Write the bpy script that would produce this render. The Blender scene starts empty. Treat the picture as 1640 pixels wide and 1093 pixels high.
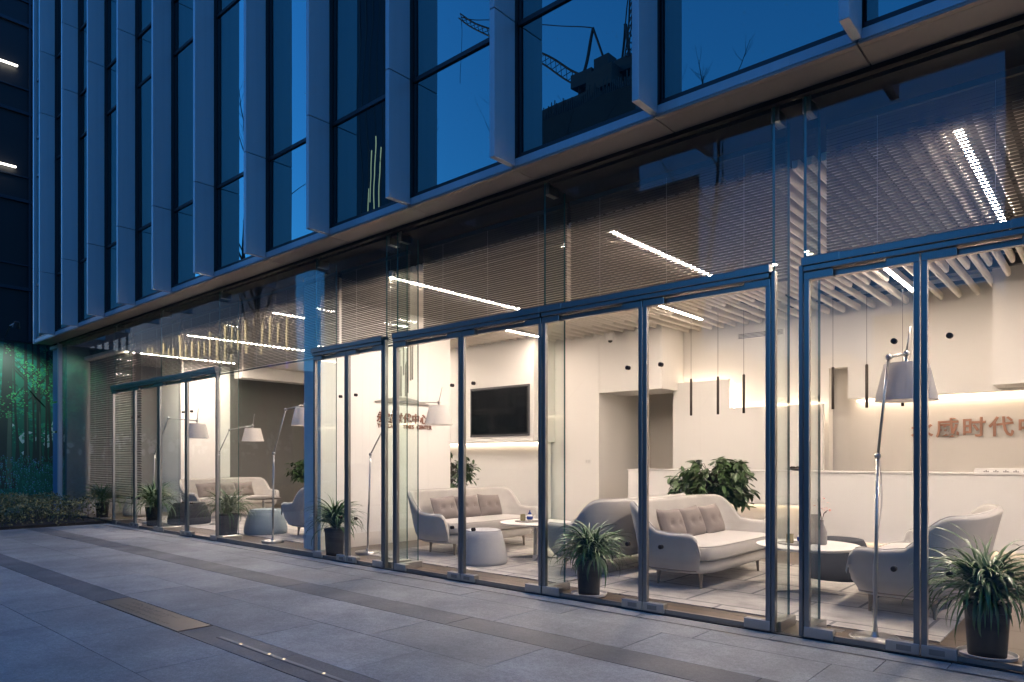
import bpy, bmesh, math, random
from mathutils import Vector, Matrix
R = math.radians
sc = bpy.context.scene
COL = sc.collection
rng = random.Random(7)

# ------------------------------------------------------------------ camera, sky, exposure
CAM_ANG = 41.2
cam = bpy.data.cameras.new('camera')
cam.sensor_width = 36.0
cam.lens = 36.0 * 1114 / 1640
cam.shift_y = (735 - 546.5) / 1640
cam.clip_start = 0.05
cam.clip_end = 3000
cam_ob = bpy.data.objects.new('camera', cam)
cam_ob.location = (0, -5.21, 1.3)
cam_ob.rotation_euler = (R(90), 0, R(CAM_ANG))
COL.objects.link(cam_ob)
sc.camera = cam_ob

world = bpy.data.worlds.new('World')
sc.world = world
world.use_nodes = True
wn = world.node_tree
bg = wn.nodes['Background']
sky = wn.nodes.new('ShaderNodeTexSky')
sky.sky_type = 'NISHITA'
sky.sun_disc = False
sky.sun_elevation = R(2.0)          # blue hour: the sun has just gone, low on the left
sky.sun_rotation = R(290)
sky.ozone_density = 5.0
sky.dust_density = 0.3
sky.air_density = 1.0
wn.links.new(sky.outputs[0], bg.inputs[0])
bg.inputs[1].default_value = 0.15

sc.view_settings.view_transform = 'Standard'
sc.view_settings.look = 'None'
sc.view_settings.gamma = 1.0
sc.view_settings.use_curve_mapping = False
sc.view_settings.exposure = 3.1
sc.render.engine = 'CYCLES'
cy = sc.cycles
cy.max_bounces = 10
cy.diffuse_bounces = 5
cy.glossy_bounces = 4
cy.transmission_bounces = 6
cy.transparent_max_bounces = 40
cy.caustics_reflective = False
cy.caustics_refractive = False
cy.sample_clamp_indirect = 6
cy.use_denoising = True
try:
    cy.denoiser = 'OPENIMAGEDENOISE'
    cy.denoising_input_passes = 'RGB_ALBEDO_NORMAL'
except Exception:
    pass

# ------------------------------------------------------------------ materials
MATS = {}
def new_mat(name):
    m = bpy.data.materials.new(name); m.use_nodes = True
    return m, m.node_tree, m.node_tree.nodes, m.node_tree.links
def mat(name, col, rough=0.5, metal=0.0, var=0.0, scale=4.0, rnd=0.0, bump=0.0, bscale=40.0,
        spec=0.5, detail=4.0, stretch=None, sheen=0.0, subs=0.0, aniso=0.0):
    if name in MATS: return MATS[name]
    m, nt, N, L = new_mat(name)
    b = N['Principled BSDF']
    b.inputs['Base Color'].default_value = (*col, 1)
    b.inputs['Roughness'].default_value = rough
    b.inputs['Metallic'].default_value = metal
    b.inputs['Specular IOR Level'].default_value = spec
    if sheen: b.inputs['Sheen Weight'].default_value = sheen
    if aniso: b.inputs['Anisotropic'].default_value = aniso
    tc = N.new('ShaderNodeTexCoord'); mp = N.new('ShaderNodeMapping')
    L.new(tc.outputs['Object'], mp.inputs[0])
    if stretch: mp.inputs['Scale'].default_value = stretch
    if var or rnd:
        val = N.new('ShaderNodeMath'); val.operation = 'MULTIPLY_ADD'
        val.inputs[1].default_value = var * 2; val.inputs[2].default_value = 1 - var
        nz = N.new('ShaderNodeTexNoise'); nz.inputs['Scale'].default_value = scale
        nz.inputs['Detail'].default_value = detail; nz.inputs['Roughness'].default_value = 0.6
        L.new(mp.outputs[0], nz.inputs[0]); L.new(nz.outputs[0], val.inputs[0])
        out = val.outputs[0]
        if rnd:
            oi = N.new('ShaderNodeObjectInfo')
            ad = N.new('ShaderNodeMath'); ad.operation = 'MULTIPLY_ADD'
            ad.inputs[1].default_value = 2 * rnd; ad.inputs[2].default_value = 1 - rnd
            L.new(oi.outputs['Random'], ad.inputs[0])
            mu = N.new('ShaderNodeMath'); mu.operation = 'MULTIPLY'
            L.new(out, mu.inputs[0]); L.new(ad.outputs[0], mu.inputs[1]); out = mu.outputs[0]
        vm = N.new('ShaderNodeVectorMath'); vm.operation = 'SCALE'
        vm.inputs[0].default_value = col
        L.new(out, vm.inputs['Scale']); L.new(vm.outputs[0], b.inputs['Base Color'])
    if bump:
        n2 = N.new('ShaderNodeTexNoise'); n2.inputs['Scale'].default_value = bscale
        n2.inputs['Detail'].default_value = 3
        L.new(mp.outputs[0], n2.inputs[0])
        bp = N.new('ShaderNodeBump'); bp.inputs['Strength'].default_value = bump
        bp.inputs['Distance'].default_value = 0.01
        L.new(n2.outputs[0], bp.inputs['Height']); L.new(bp.outputs[0], b.inputs['Normal'])
    MATS[name] = m
    return m
def emit(name, col, s):
    if name in MATS: return MATS[name]
    m, nt, N, L = new_mat(name)
    N.remove(N['Principled BSDF'])
    e = N.new('ShaderNodeEmission'); e.inputs[0].default_value = (*col, 1); e.inputs[1].default_value = s
    L.new(e.outputs[0], N['Material Output'].inputs[0])
    MATS[name] = m
    return m
def facing_r(N, L, r0, r1, p):
    lw = N.new('ShaderNodeLayerWeight'); lw.inputs[0].default_value = 0.5
    pw = N.new('ShaderNodeMath'); pw.operation = 'POWER'; pw.inputs[1].default_value = p
    L.new(lw.outputs['Facing'], pw.inputs[0])
    ma = N.new('ShaderNodeMath'); ma.operation = 'MULTIPLY_ADD'
    ma.inputs[1].default_value = r1 - r0; ma.inputs[2].default_value = r0
    L.new(pw.outputs[0], ma.inputs[0])
    return ma.outputs[0]
def clear_glass(name, tint, r0=0.045, wav=0.0):
    m, nt, N, L = new_mat(name); N.remove(N['Principled BSDF'])
    t = N.new('ShaderNodeBsdfTransparent'); t.inputs[0].default_value = (*tint, 1)
    g = N.new('ShaderNodeBsdfGlossy'); g.inputs['Roughness'].default_value = 0.0
    mx = N.new('ShaderNodeMixShader')
    L.new(facing_r(N, L, r0, 1.0, 5.0), mx.inputs[0])
    L.new(t.outputs[0], mx.inputs[1]); L.new(g.outputs[0], mx.inputs[2])
    L.new(mx.outputs[0], N['Material Output'].inputs[0])
    if wav: waviness(N, L, g, wav)
    return m
def waviness(N, L, g, s):
    tc = N.new('ShaderNodeNewGeometry')
    nz = N.new('ShaderNodeTexNoise'); nz.inputs['Scale'].default_value = 1.1; nz.inputs['Detail'].default_value = 1
    L.new(tc.outputs['Position'], nz.inputs[0])
    bp = N.new('ShaderNodeBump'); bp.inputs['Strength'].default_value = 1.0; bp.inputs['Distance'].default_value = s
    L.new(nz.outputs[0], bp.inputs['Height']); L.new(bp.outputs[0], g.inputs['Normal'])
def coated_glass(name, r0):
    m, nt, N, L = new_mat(name); N.remove(N['Principled BSDF'])
    d = N.new('ShaderNodeBsdfDiffuse'); d.inputs[0].default_value = (0.012, 0.018, 0.024, 1)
    g = N.new('ShaderNodeBsdfGlossy'); g.inputs['Roughness'].default_value = 0.0
    g.inputs[0].default_value = (0.50, 0.92, 0.92, 1)
    waviness(N, L, g, 0.0023)
    mx = N.new('ShaderNodeMixShader')
    L.new(facing_r(N, L, r0, 1.0, 3.2), mx.inputs[0])
    L.new(d.outputs[0], mx.inputs[1]); L.new(g.outputs[0], mx.inputs[2])
    L.new(mx.outputs[0], N['Material Output'].inputs[0])
    return m

def fabric_shade():
    m, nt, N, L = new_mat('lamp_shade_fabric'); N.remove(N['Principled BSDF'])
    d = N.new('ShaderNodeBsdfDiffuse'); d.inputs[0].default_value = (.80,.78,.76,1)
    t = N.new('ShaderNodeBsdfTranslucent'); t.inputs[0].default_value = (.80,.76,.72,1)
    mx = N.new('ShaderNodeMixShader'); mx.inputs[0].default_value = .45
    L.new(d.outputs[0], mx.inputs[1]); L.new(t.outputs[0], mx.inputs[2]); L.new(mx.outputs[0], N['Material Output'].inputs[0])
    return m

M = {}
M['fin'] = mat('painted_aluminium', (0.42, 0.45, 0.475), 0.42, 0.25, 0.10, 1.6, 0.06, stretch=(9, 9, .22))
M['soffit'] = mat('soffit_aluminium', (0.26, 0.225, 0.195), 0.5, 0.15, 0.06, 2.0, 0.05)
M['dark'] = mat('dark_gasket', (0.012, 0.013, 0.015), 0.6)
M['darkmetal'] = mat('dark_metal', (0.03, 0.032, 0.036), 0.4, 0.4)
M['steel'] = mat('brushed_steel', (0.28, 0.28, 0.275), 0.34, 1.0, 0.10, 3.0, 0, stretch=(40, 40, .6))
M['steel2'] = mat('satin_steel', (0.48, 0.475, 0.46), 0.28, 1.0, 0.05, 20)
M['coated'] = coated_glass('coated_glass', 0.30)
M['glass'] = clear_glass('clear_glass', (0.97, 0.987, 0.98), 0.036, 0.0007)
M['finglass'] = clear_glass('structural_fin_glass', (0.93, 0.975, 0.955), 0.05)
M['glassedge'] = mat('glass_edge', (0.07, 0.19, 0.17), 0.12, 0.0, 0.15, 6, spec=0.8)
M['wall'] = mat('white_wall_paint', (0.78, 0.76, 0.72), 0.75, 0, 0.03, 1.1)
M['wall2'] = mat('cream_wall_paint', (0.70, 0.66, 0.60), 0.8, 0, 0.035, 1.0)
M['greywall'] = mat('grey_wall', (0.26, 0.25, 0.235), 0.8, 0, 0.08, 1.5)
M['ceil'] = mat('dark_ceiling', (0.035, 0.036, 0.04), 0.85, 0, 0.25, 1.5)
M['duct'] = mat('grey_duct', (0.12, 0.12, 0.125), 0.6, 0.1, 0.15, 3)
M['batten'] = mat('cream_batten', (0.72, 0.67, 0.60), 0.5, 0, 0.05, 3, 0.05)
M['led'] = emit('led_tube', (1.0, 0.81, 0.70), 45.0)
M['led2'] = emit('led_tube_back', (1.0, 0.79, 0.67), 22.0)
M['cove'] = emit('cove_led', (1.0, 0.74, 0.54), 1.4)
M['floor'] = mat('brown_floor_stone', (0.105, 0.078, 0.055), 0.36, 0, 0.14, 2.0, 0.06, 0.03, 60, stretch=(1, 5, 1))
M['slab_plain'] = mat('granite_slab', (0.265, 0.26, 0.255), 0.62, 0, 0.20, 60.0, 0.09, 0.25, 220, detail=8)
M['slabd_plain'] = mat('dark_granite_slab', (0.125, 0.125, 0.127), 0.58, 0, 0.16, 60.0, 0.10, 0.2, 220, detail=8)
def granite(name, col, rough, rnd):
    m, nt, N, L = new_mat(name); b = N['Principled BSDF']; b.inputs['Roughness'].default_value = rough
    g = N.new('ShaderNodeNewGeometry'); oi = N.new('ShaderNodeObjectInfo')
    def noise(sc_, det, rg=.65):
        n = N.new('ShaderNodeTexNoise'); n.inputs['Scale'].default_value = sc_; n.inputs['Detail'].default_value = det; n.inputs['Roughness'].default_value = rg
        L.new(g.outputs['Position'], n.inputs[0]); return n.outputs[0]
    def rng_(o_, a, b2, lo, hi):
        r = N.new('ShaderNodeMapRange'); r.inputs[1].default_value = a; r.inputs[2].default_value = b2; r.inputs[3].default_value = lo; r.inputs[4].default_value = hi
        L.new(o_, r.inputs[0]); return r.outputs[0]
    def mul(a, b2):
        q = N.new('ShaderNodeMath'); q.operation = 'MULTIPLY'; L.new(a, q.inputs[0]); L.new(b2, q.inputs[1]); return q.outputs[0]
    grain = noise(90, 5, .8)
    f = mul(mul(rng_(grain, .25, .75, .55, 1.45), rng_(noise(.9, 6), .3, .7, .66, 1.28)), rng_(oi.outputs['Random'], 0, 1, 1-rnd, 1+rnd))
    f = mul(f, rng_(noise(6, 4), .35, .65, .86, 1.12))
    f = mul(f, rng_(noise(28, 6, .8), .3, .7, .72, 1.28))
    f = mul(f, rng_(noise(2.3, 9, .75), .60, .74, 1.0, 1.35))      # worn pale scuffs
    vm = N.new('ShaderNodeVectorMath'); vm.operation = 'SCALE'; vm.inputs[0].default_value = col
    L.new(f, vm.inputs['Scale']); L.new(vm.outputs[0], b.inputs['Base Color'])
    L.new(rng_(noise(3, 5), .3, .7, rough-.12, rough+.15), b.inputs['Roughness'])
    bp = N.new('ShaderNodeBump'); bp.inputs['Strength'].default_value = .45; bp.inputs['Distance'].default_value = .004
    L.new(noise(160, 4), bp.inputs['Height']); L.new(bp.outputs[0], b.inputs['Normal'])
    return m
M['slab'] = granite('flamed_granite', (0.26,0.262,0.252), .60, .10)
M['slabd'] = granite('dark_granite', (0.115,0.115,0.118), .55, .12)
M['grout'] = mat('grout', (0.035, 0.035, 0.036), 0.9, 0, 0.2, 30)
M['asphalt'] = mat('asphalt', (0.05, 0.05, 0.052), 0.85, 0, 0.2, 20)
M['blind'] = mat('blind_slat', (0.15, 0.138, 0.125), 0.5, 0.1)
M['velvet'] = mat('beige_velvet', (0.42, 0.395, 0.36), 0.85, 0, 0.17, 4.5, 0.05, 0.15, 120, sheen=0.35)
M['velvetd'] = mat('taupe_velvet', (0.20, 0.17, 0.155), 0.9, 0, 0.12, 8, 0.06, 0.15, 140, sheen=0.05)
M['bluefab'] = mat('pale_blue_wool', (0.23, 0.29, 0.32), 0.9, 0, 0.12, 10, 0.03, 0.25, 200, sheen=0.2)
M['greyfab'] = mat('grey_wool', (0.36, 0.36, 0.365), 0.9, 0, 0.10, 10, 0.03, 0.25, 200, sheen=0.2)
M['darkfab'] = mat('charcoal_wool', (0.026, 0.03, 0.038), 0.9, 0, 0.15, 10, 0.03, 0.25, 200, sheen=0.03)
M['whitefab'] = mat('white_wool', (0.62, 0.60, 0.57), 0.9, 0, 0.08, 10, 0.03, 0.2, 200)
M['leg'] = mat('aged_oak_leg', (0.30, 0.25, 0.20), 0.35, 0.3, 0.15, 30)
M['tabletop'] = mat('white_laminate', (0.72, 0.70, 0.67), 0.28)
M['darktop'] = mat('dark_stained_top', (0.06, 0.05, 0.045), 0.3)
M['pot'] = mat('dark_plastic_pot', (0.014, 0.0145, 0.017), 0.55, 0, 0.15, 8, spec=0.25)
M['saucer'] = mat('white_saucer', (0.62, 0.60, 0.57), 0.4)
M['soil'] = mat('soil', (0.03, 0.022, 0.016), 0.95, 0, 0.3, 60)
M['leaf'] = mat('strap_leaf', (0.055, 0.12, 0.035), 0.30, 0, 0.35, 7, 0.08)
M['leaf2'] = mat('ficus_leaf', (0.045, 0.085, 0.028), 0.38, 0, 0.4, 9, 0.08)
M['hedge'] = mat('hedge_leaf', (0.16, 0.15, 0.06), 0.6, 0, 0.55, 6)
M['bark'] = mat('bark', (0.06, 0.05, 0.04), 0.9, 0, 0.3, 12)
M['shade'] = fabric_shade()
M['copper'] = mat('copper_letter', (0.56, 0.30, 0.20), 0.35, 0.75, 0.06, 10)
M['copperd'] = mat('dark_copper_letter', (0.30, 0.15, 0.11), 0.4, 0.6)
M['chrome'] = mat('grey_emblem_metal', (0.42, 0.40, 0.38), 0.3, 0.9)
M['tv'] = mat('tv_glass', (0.008, 0.009, 0.010), 0.08, 0, spec=0.6)
M['black'] = mat('black_plastic', (0.015, 0.015, 0.016), 0.4)
M['bronze'] = mat('black_bronze', (0.045, 0.036, 0.03), 0.35, 0.7)
M['plaque'] = mat('bronze_plaque', (0.22, 0.165, 0.12), 0.45, 0.7, 0.14, 2.5, stretch=(1, 8, 1))
M['ceramic'] = mat('grey_ceramic', (0.23, 0.215, 0.20), 0.4)
M['blueceramic'] = mat('blue_glaze', (0.03, 0.06, 0.25), 0.2)
M['goldglass'] = mat('amber_glass', (0.45, 0.38, 0.20), 0.12, 0.4)
M['pink'] = mat('pink_flower', (0.55, 0.25, 0.2), 0.6)

# ------------------------------------------------------------------ mesh helpers
class MB:
    def __init__(s): s.v = []; s.f = []; s.m = []; s.cur = 0
    def face(s, idx): s.f.append(tuple(idx)); s.m.append(s.cur)
    def box(s, x0, x1, y0, y1, z0, z1):
        b = len(s.v)
        s.v += [(x0,y0,z0),(x1,y0,z0),(x1,y1,z0),(x0,y1,z0),(x0,y0,z1),(x1,y0,z1),(x1,y1,z1),(x0,y1,z1)]
        for q in ((0,3,2,1),(4,5,6,7),(0,1,5,4),(1,2,6,5),(2,3,7,6),(3,0,4,7)): s.face([b+i for i in q])
        return s
    def cbox(s, x0, x1, y0, y1, z0, z1, c):
        """box with chamfered vertical and horizontal edges"""
        bm = bmesh.new(); bmesh.ops.create_cube(bm, size=1)
        for v in bm.verts:
            v.co = Vector((x0 + (v.co.x+.5)*(x1-x0), y0 + (v.co.y+.5)*(y1-y0), z0 + (v.co.z+.5)*(z1-z0)))
        bmesh.ops.bevel(bm, geom=bm.edges[:], offset=c, segments=1, affect='EDGES')
        b = len(s.v); bm.verts.index_update()
        s.v += [tuple(v.co) for v in bm.verts]
        for f in bm.faces: s.face([b+v.index for v in f.verts])
        bm.free(); return s
    def ring(s, c, ax, ay, rx, ry, n):
        b = len(s.v)
        for i in range(n):
            a = 2*math.pi*i/n
            p = c + ax*(rx*math.cos(a)) + ay*(ry*math.sin(a)); s.v.append(tuple(p))
        return list(range(b, b+n))
    def bridge(s, r0, r1):
        n = len(r0)
        for i in range(n): s.face((r0[i], r0[(i+1)%n], r1[(i+1)%n], r1[i]))
    def tube(s, pts, rad, n=8, cap=True):
        pts = [Vector(p) for p in pts]
        if not hasattr(rad, '__len__'): rad = [rad]*len(pts)
        prev = None; first = None; up = Vector((0,0,1))
        for i, p in enumerate(pts):
            d = (pts[min(i+1, len(pts)-1)] - pts[max(i-1, 0)]).normalized()
            ref = up if abs(d.z) < .95 else Vector((1,0,0))
            ax = d.cross(ref).normalized(); ay = ax.cross(d).normalized()
            r = s.ring(p, ax, ay, rad[i], rad[i], n)
            if prev: s.bridge(prev, r)
            else: first = r
            prev = r
        if cap:
            s.face(first[::-1]); s.face(prev)
        return s
    def lathe(s, prof, n=24, c=(0,0,0), sx=1, sy=1):
        c = Vector(c); X = Vector((1,0,0)); Y = Vector((0,1,0)); prev = None
        for r, z in prof:
            k = s.ring(c + Vector((0,0,z)), X, Y, max(r,1e-4)*sx, max(r,1e-4)*sy, n)
            if prev: s.bridge(prev, k)
            else: s.face(k[::-1])
            prev = k
        s.face(prev); return s
    def sq(s, c, h, e1=.5, e2=.5, nu=20, nv=12, rot=None, pinch=0):
        """superquadric cushion"""
        c = Vector(c); f = lambda w, e: math.copysign(abs(w)**e, w)
        rows = []
        for j in range(nv+1):
            la = -math.pi/2 + math.pi*j/nv; row = []
            for i in range(nu):
                lo = 2*math.pi*i/nu
                p = Vector((h[0]*f(math.cos(la),e1)*f(math.cos(lo),e2), h[1]*f(math.cos(la),e1)*f(math.sin(lo),e2), h[2]*f(math.sin(la),e1)))
                if rot: p = rot @ p
                s.v.append(tuple(c+p)); row.append(len(s.v)-1)
            rows.append(row)
        for j in range(nv): s.bridge(rows[j], rows[j+1])
        return s
    def quad(s, a, b, c, d):
        k = len(s.v); s.v += [tuple(a),tuple(b),tuple(c),tuple(d)]; s.face((k,k+1,k+2,k+3)); return s
    def poly(s, pts):
        k = len(s.v); s.v += [tuple(p) for p in pts]; s.face(range(k, k+len(pts))); return s
    def prism(s, pts2, axis_fn, t0, t1):
        """extrude a 2d outline: axis_fn(u, v, t) -> point"""
        n = len(pts2); b = len(s.v)
        for t in (t0, t1): s.v += [tuple(axis_fn(u, v, t)) for u, v in pts2]
        s.face([b+i for i in range(n)][::-1]); s.face([b+n+i for i in range(n)])
        for i in range(n): s.face((b+i, b+(i+1)%n, b+n+(i+1)%n, b+n+i))
        return s
    def mesh(s, name, mats, smooth=False):
        me = bpy.data.meshes.new(name)
        me.from_pydata(s.v, [], s.f)
        mats = mats if isinstance(mats, (list, tuple)) else [mats]
        for m_ in mats: me.materials.append(m_)
        if len(mats) > 1: me.polygons.foreach_set('material_index', s.m)
        if smooth:
            me.polygons.foreach_set('use_smooth', [True]*len(me.polygons))
            if smooth != True and smooth:
                try: me.set_sharp_from_angle(angle=R(smooth))
                except Exception: pass
        me.update()
        return me
def fix_normals(me):
    bm = bmesh.new(); bm.from_mesh(me); bmesh.ops.recalc_face_normals(bm, faces=bm.faces[:]); bm.to_mesh(me); bm.free()
def link(name, me, parent=None, loc=None, rot=None, rel=False):
    o = bpy.data.objects.new(name, me); COL.objects.link(o)
    if loc is not None: o.location = loc
    if rot is not None: o.rotation_euler = rot
    if parent is not None:
        o.parent = parent
        if not rel:
            L0 = Matrix.Translation(parent.location) @ parent.rotation_euler.to_matrix().to_4x4()
            g = parent.parent
            if g is not None: L0 = g_world(parent)
            o.matrix_parent_inverse = L0.inverted()
    return o
def g_world(o):
    m = Matrix.Translation(o.location) @ o.rotation_euler.to_matrix().to_4x4()
    return m if o.parent is None else g_world(o.parent) @ o.matrix_parent_inverse @ m
def ob(name, mb, m_, parent=None, smooth=False, rel=False, loc=None, rot=None, fix=False):
    me = mb.mesh(name, m_, smooth)
    if fix: fix_normals(me)
    return link(name, me, parent, loc, rot, rel)
BOXC = {}
def bmesh_box(dx, dy, dz, m_, c=0.0, name='box'):
    k = (round(dx,4), round(dy,4), round(dz,4), m_.name, c)
    if k not in BOXC:
        mb = MB()
        if c: mb.cbox(-dx/2, dx/2, -dy/2, dy/2, -dz/2, dz/2, c)
        else: mb.box(-dx/2, dx/2, -dy/2, dy/2, -dz/2, dz/2)
        BOXC[k] = mb.mesh(name, m_)
    return BOXC[k]
def pbox(name, x0, x1, y0, y1, z0, z1, m_, parent=None, c=0.0, rot=None):
    """a box piece given by world extents; alike pieces share mesh data"""
    me = bmesh_box(x1-x0, y1-y0, z1-z0, m_, c, name)
    return link(name, me, parent, ((x0+x1)/2, (y0+y1)/2, (z0+z1)/2), rot)
def tag(o, label, cat, group=None):
    o['label'] = label; o['category'] = cat
    if group: o['group'] = group
    return o
def thing(name, label, cat, loc=(0,0,0), rz=0.0, group=None):
    o = bpy.data.objects.new(name, None); COL.objects.link(o)
    o.location = loc; o.rotation_euler = (0,0,rz); o.empty_display_size = .2
    return tag(o, label, cat, group)
def struct(o): o['kind'] = 'structure'; return o
def copy_tree(o, parent=None):
    c = o.copy(); COL.objects.link(c)
    if parent is not None:
        c.parent = parent
    for ch in o.children: copy_tree(ch, c)
    return c

# ================================================================== SETTING: ground and paving
g = MB(); g.quad((-900,-900,-.06),(900,-900,-.06),(900,900,-.06),(-900,900,-.06))
struct(ob('ground', g, M['asphalt']))
pav = MB().box(-16.6, 5.2, -9.0, -.012, -.055, -.016)
pavement = struct(ob('pavement', pav, M['grout']))
GAP = .006
def slab_row(y0, y1, x_start, step, m_, x_end=-15.35, jit=0):
    x = x_start
    while x > x_end:
        xa = max(x - step, x_end)
        if x - xa > .05:
            dz = rng.uniform(-.0012, .0012)
            pbox('paving_slab', xa+GAP/2, x-GAP/2, y0+GAP/2, y1-GAP/2, -.045+dz, 0+dz, m_, pavement)
        x -= step
slab_row(-.215, -.035, 4.715, 1.105, M['slab'])
slab_row(-.56, -.245, 4.86, 1.2, M['slab'])
slab_row(-1.13, -.56, 4.62, 1.2, M['slab'])
slab_row(-1.45, -1.13, 4.40, 1.2, M['slabd'])
slab_row(-2.05, -1.45, 4.22, 1.2, M['slab'])
slab_row(-2.66, -2.05, 4.82, 1.2, M['slab'])
slab_row(-2.94, -2.66, 4.28, 1.2, M['slabd'], x_end=-5.32)
slab_row(-2.94, -2.66, -7.02, 1.2, M['slabd'])
for i in range(9):
    slab_row(-2.94-.6*(i+1), -2.94-.6*i, 3.9 + .6*(i % 2), 1.2, M['slab'])
# slot drain in front of the glass
dr = thing('slot_drain', 'long dark slot drain in the paving along the glass doors', 'drain', (-7, -.23, 0))
for y0, y1, z0, z1, mm in ((-.245,-.236,-.04,-.001,M['steel']),(-.224,-.215,-.04,-.001,M['steel'])):
    pbox('drain_edge', -15.35, 4.2, y0, y1, z0, z1, mm, dr)
pbox('drain_channel', -15.35, 4.2, -.236, -.224, -.04, -.028, M['dark'], dr)
# bronze plaque let into the dark band
pq = thing('metal_plaque', 'brown bronze plaque with etched lettering set flush in the dark paving band', 'plaque', (-6.17,-2.8,0))
pbox('plate', -7.0, -5.34, -2.93, -2.67, -.03, .002, M['plaque'], pq, .002)
def text_mesh(body, size, extrude, offset, m_, align='CENTER'):
    cu = bpy.data.curves.new('lettering', 'FONT'); cu.body = body; cu.size = size; cu.extrude = extrude; cu.offset = offset
    cu.align_x = align; cu.resolution_u = 3
    o = bpy.data.objects.new('lettering', cu); COL.objects.link(o)
    bpy.context.view_layer.update()
    dg = bpy.context.evaluated_depsgraph_get()
    me = bpy.data.meshes.new_from_object(o.evaluated_get(dg))
    bpy.data.objects.remove(o); bpy.data.curves.remove(cu)
    me.materials.clear(); me.materials.append(m_)
    return me
def etched_lines():
    mb = MB(); r = random.Random(3)
    x = -6.75
    for row, (y, h_) in enumerate(((-2.735,.045),(-2.80,.045),(-2.865,.035))):
        x = -6.72
        while x < (-5.75, -5.9, -5.62)[row]:
            w = r.uniform(.015,.05)
            for k in range(r.randint(2,4)):
                a = r.uniform(0, .8)
                mb.box(x + w*a, x + w*min(1, a+.35), y - h_/2 + h_*k/4, y - h_/2 + h_*k/4 + h_*.16, .0025, .0032)
            x += w + .02
    return mb
ob('etching', etched_lines(), M['bronze'], pq)['kind'] = 'stuff'
# in-ground light channel
cl = thing('ground_light', 'narrow glass light channel set in the dark paving band, lit at its ends', 'light', (-4.1,-2.8,0))
M['strip'] = mat('frosted_strip_glass', (0.21,0.215,0.205), 0.45)
M['spark'] = emit('warm_ground_led', (1,.80,.52), .25)
pbox('channel', -4.95, -3.2, -2.822, -2.778, -.03, .0025, M['darkmetal'], cl)
pbox('lens', -4.94, -3.21, -2.814, -2.786, .003, .0045, M['strip'], cl)
for x in (-4.63, -4.25, -4.07, -3.62): pbox('led', x-.006, x+.006, -2.810, -2.790, .005, .0065, M['spark'], cl)

# ================================================================== OFFICE BUILDING ABOVE
X0B, X1B = -19.05, 5.0
bld = thing('office_building', 'blue glass office tower with projecting pale vertical fins and bronze soffit', 'building', (-9, -.3, 4))
mass = MB().box(X0B+.02, X1B, -.27, 12.0, 4.03, 24.0)
ob('blocking_mass', mass, M['dark'], bld)  # dark backing mass behind the panes, added to block light
FX = [-1.283 - 1.477*k for k in range(-4, 13)]
LEV = [4.10, 5.33, 7.87, 8.75, 10.08, 12.62, 13.5, 14.83, 17.37, 18.25, 19.58, 22.2]
FJ = [4.0, 5.33, 8.75, 10.08, 13.5, 14.83, 18.25, 19.58, 22.2]
for X in FX[:-1]:
    f = link('fin', MB().box(-.018, .018, -.60, -.30, 4.02, 22.2).mesh('fin', M['dark']), bld, (X, 0, 0))
    for a, b in zip(FJ[:-1], FJ[1:]):
        pbox('fin_panel', X-.03, X+.03, -.645, -.362, a+.004, b-.004, M['fin'], f, .003)
for xr, xl in zip(FX[:-1], FX[1:]):
    a, b = xl+.034, xr-.034
    for z0, z1 in zip(LEV[:-1], LEV[1:]):
        pbox('window_pane', a, b, -.305, -.295, z0+.022, z1-.022, M['coated'], bld,
             rot=(R(rng.uniform(-.14,.14)), 0, R(rng.uniform(-.22,.22))))
    for z in LEV: pbox('transom', a, b, -.325, -.28, z-.022, z+.022, M['darkmetal'], bld)
    pbox('fascia_panel', a-.03, b+.03, -.355, -.31, 4.002, 4.072, M['fin'], bld, .002)
    pbox('soffit_lip', xl+.006, xr-.006, -.355, -.305, 3.978, 3.998, M['soffit'], bld)
    pbox('soffit_panel', xl+.006, xr-.006, -.298, -.02, 3.98, 3.999, M['soffit'], bld)
pbox('corner_post', X0B-.06, X0B+.02, -.36, -.27, 3.98, 22.2, M['fin'], bld)
pbox('side_wall', X0B-.02, X0B+.015, -.26, 12, 3.98, 24, M['darkmetal'], bld)

# ================================================================== GLASS SHOPFRONT
front = thing('glass_shopfront', 'frameless glass front with steel framed doors and glass fins at street level', 'shopfront', (-9, 0, 0))
ZT, ZH0, ZH1 = 3.945, 2.650, 2.745
pbox('top_channel', -18.45, 4.2, -.03, .03, 3.945, 3.995, M['dark'], front)
pbox('sill_channel', -18.45, 4.2, -.03, .03, -.03, .004, M['darkmetal'], front)
def glass_fin(X):
    mb = MB(); d = .0095
    mb.box(X-d, X+d, .022, .335, .03, ZT)
    mb.m = [0]*6
    for i in (0, 1, 2, 4): mb.m[i] = 1
    me = mb.mesh('glass_fin', [M['finglass'], M['glassedge']])
    f = link('glass_fin', me, front)
    pbox('fin_shoe', X-.045, X+.045, .05, .37, .0, .075, M['steel2'], f, .004)
    pbox('fin_bracket', X-.03, X+.03, .05, .2, ZT-.10, ZT+.02, M['steel2'], f)
FINS = [-.24, -1.735, -1.965, -4.16, -6.355, -6.555, -8.03, -10.72, -12.92, -15.13]
for X in FINS: glass_fin(X)
def knob(X, z, parent):
    mb = MB()
    for s in (-1, 1):
        mb.tube([(X, s*.0062, z), (X, s*.016, z)], .019, 18)
        mb.tube([(X, s*.016, z), (X, s*.021, z)], [.019,.012], 18)
    ob('knob', mb, M['bronze'], parent, 35)
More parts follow.
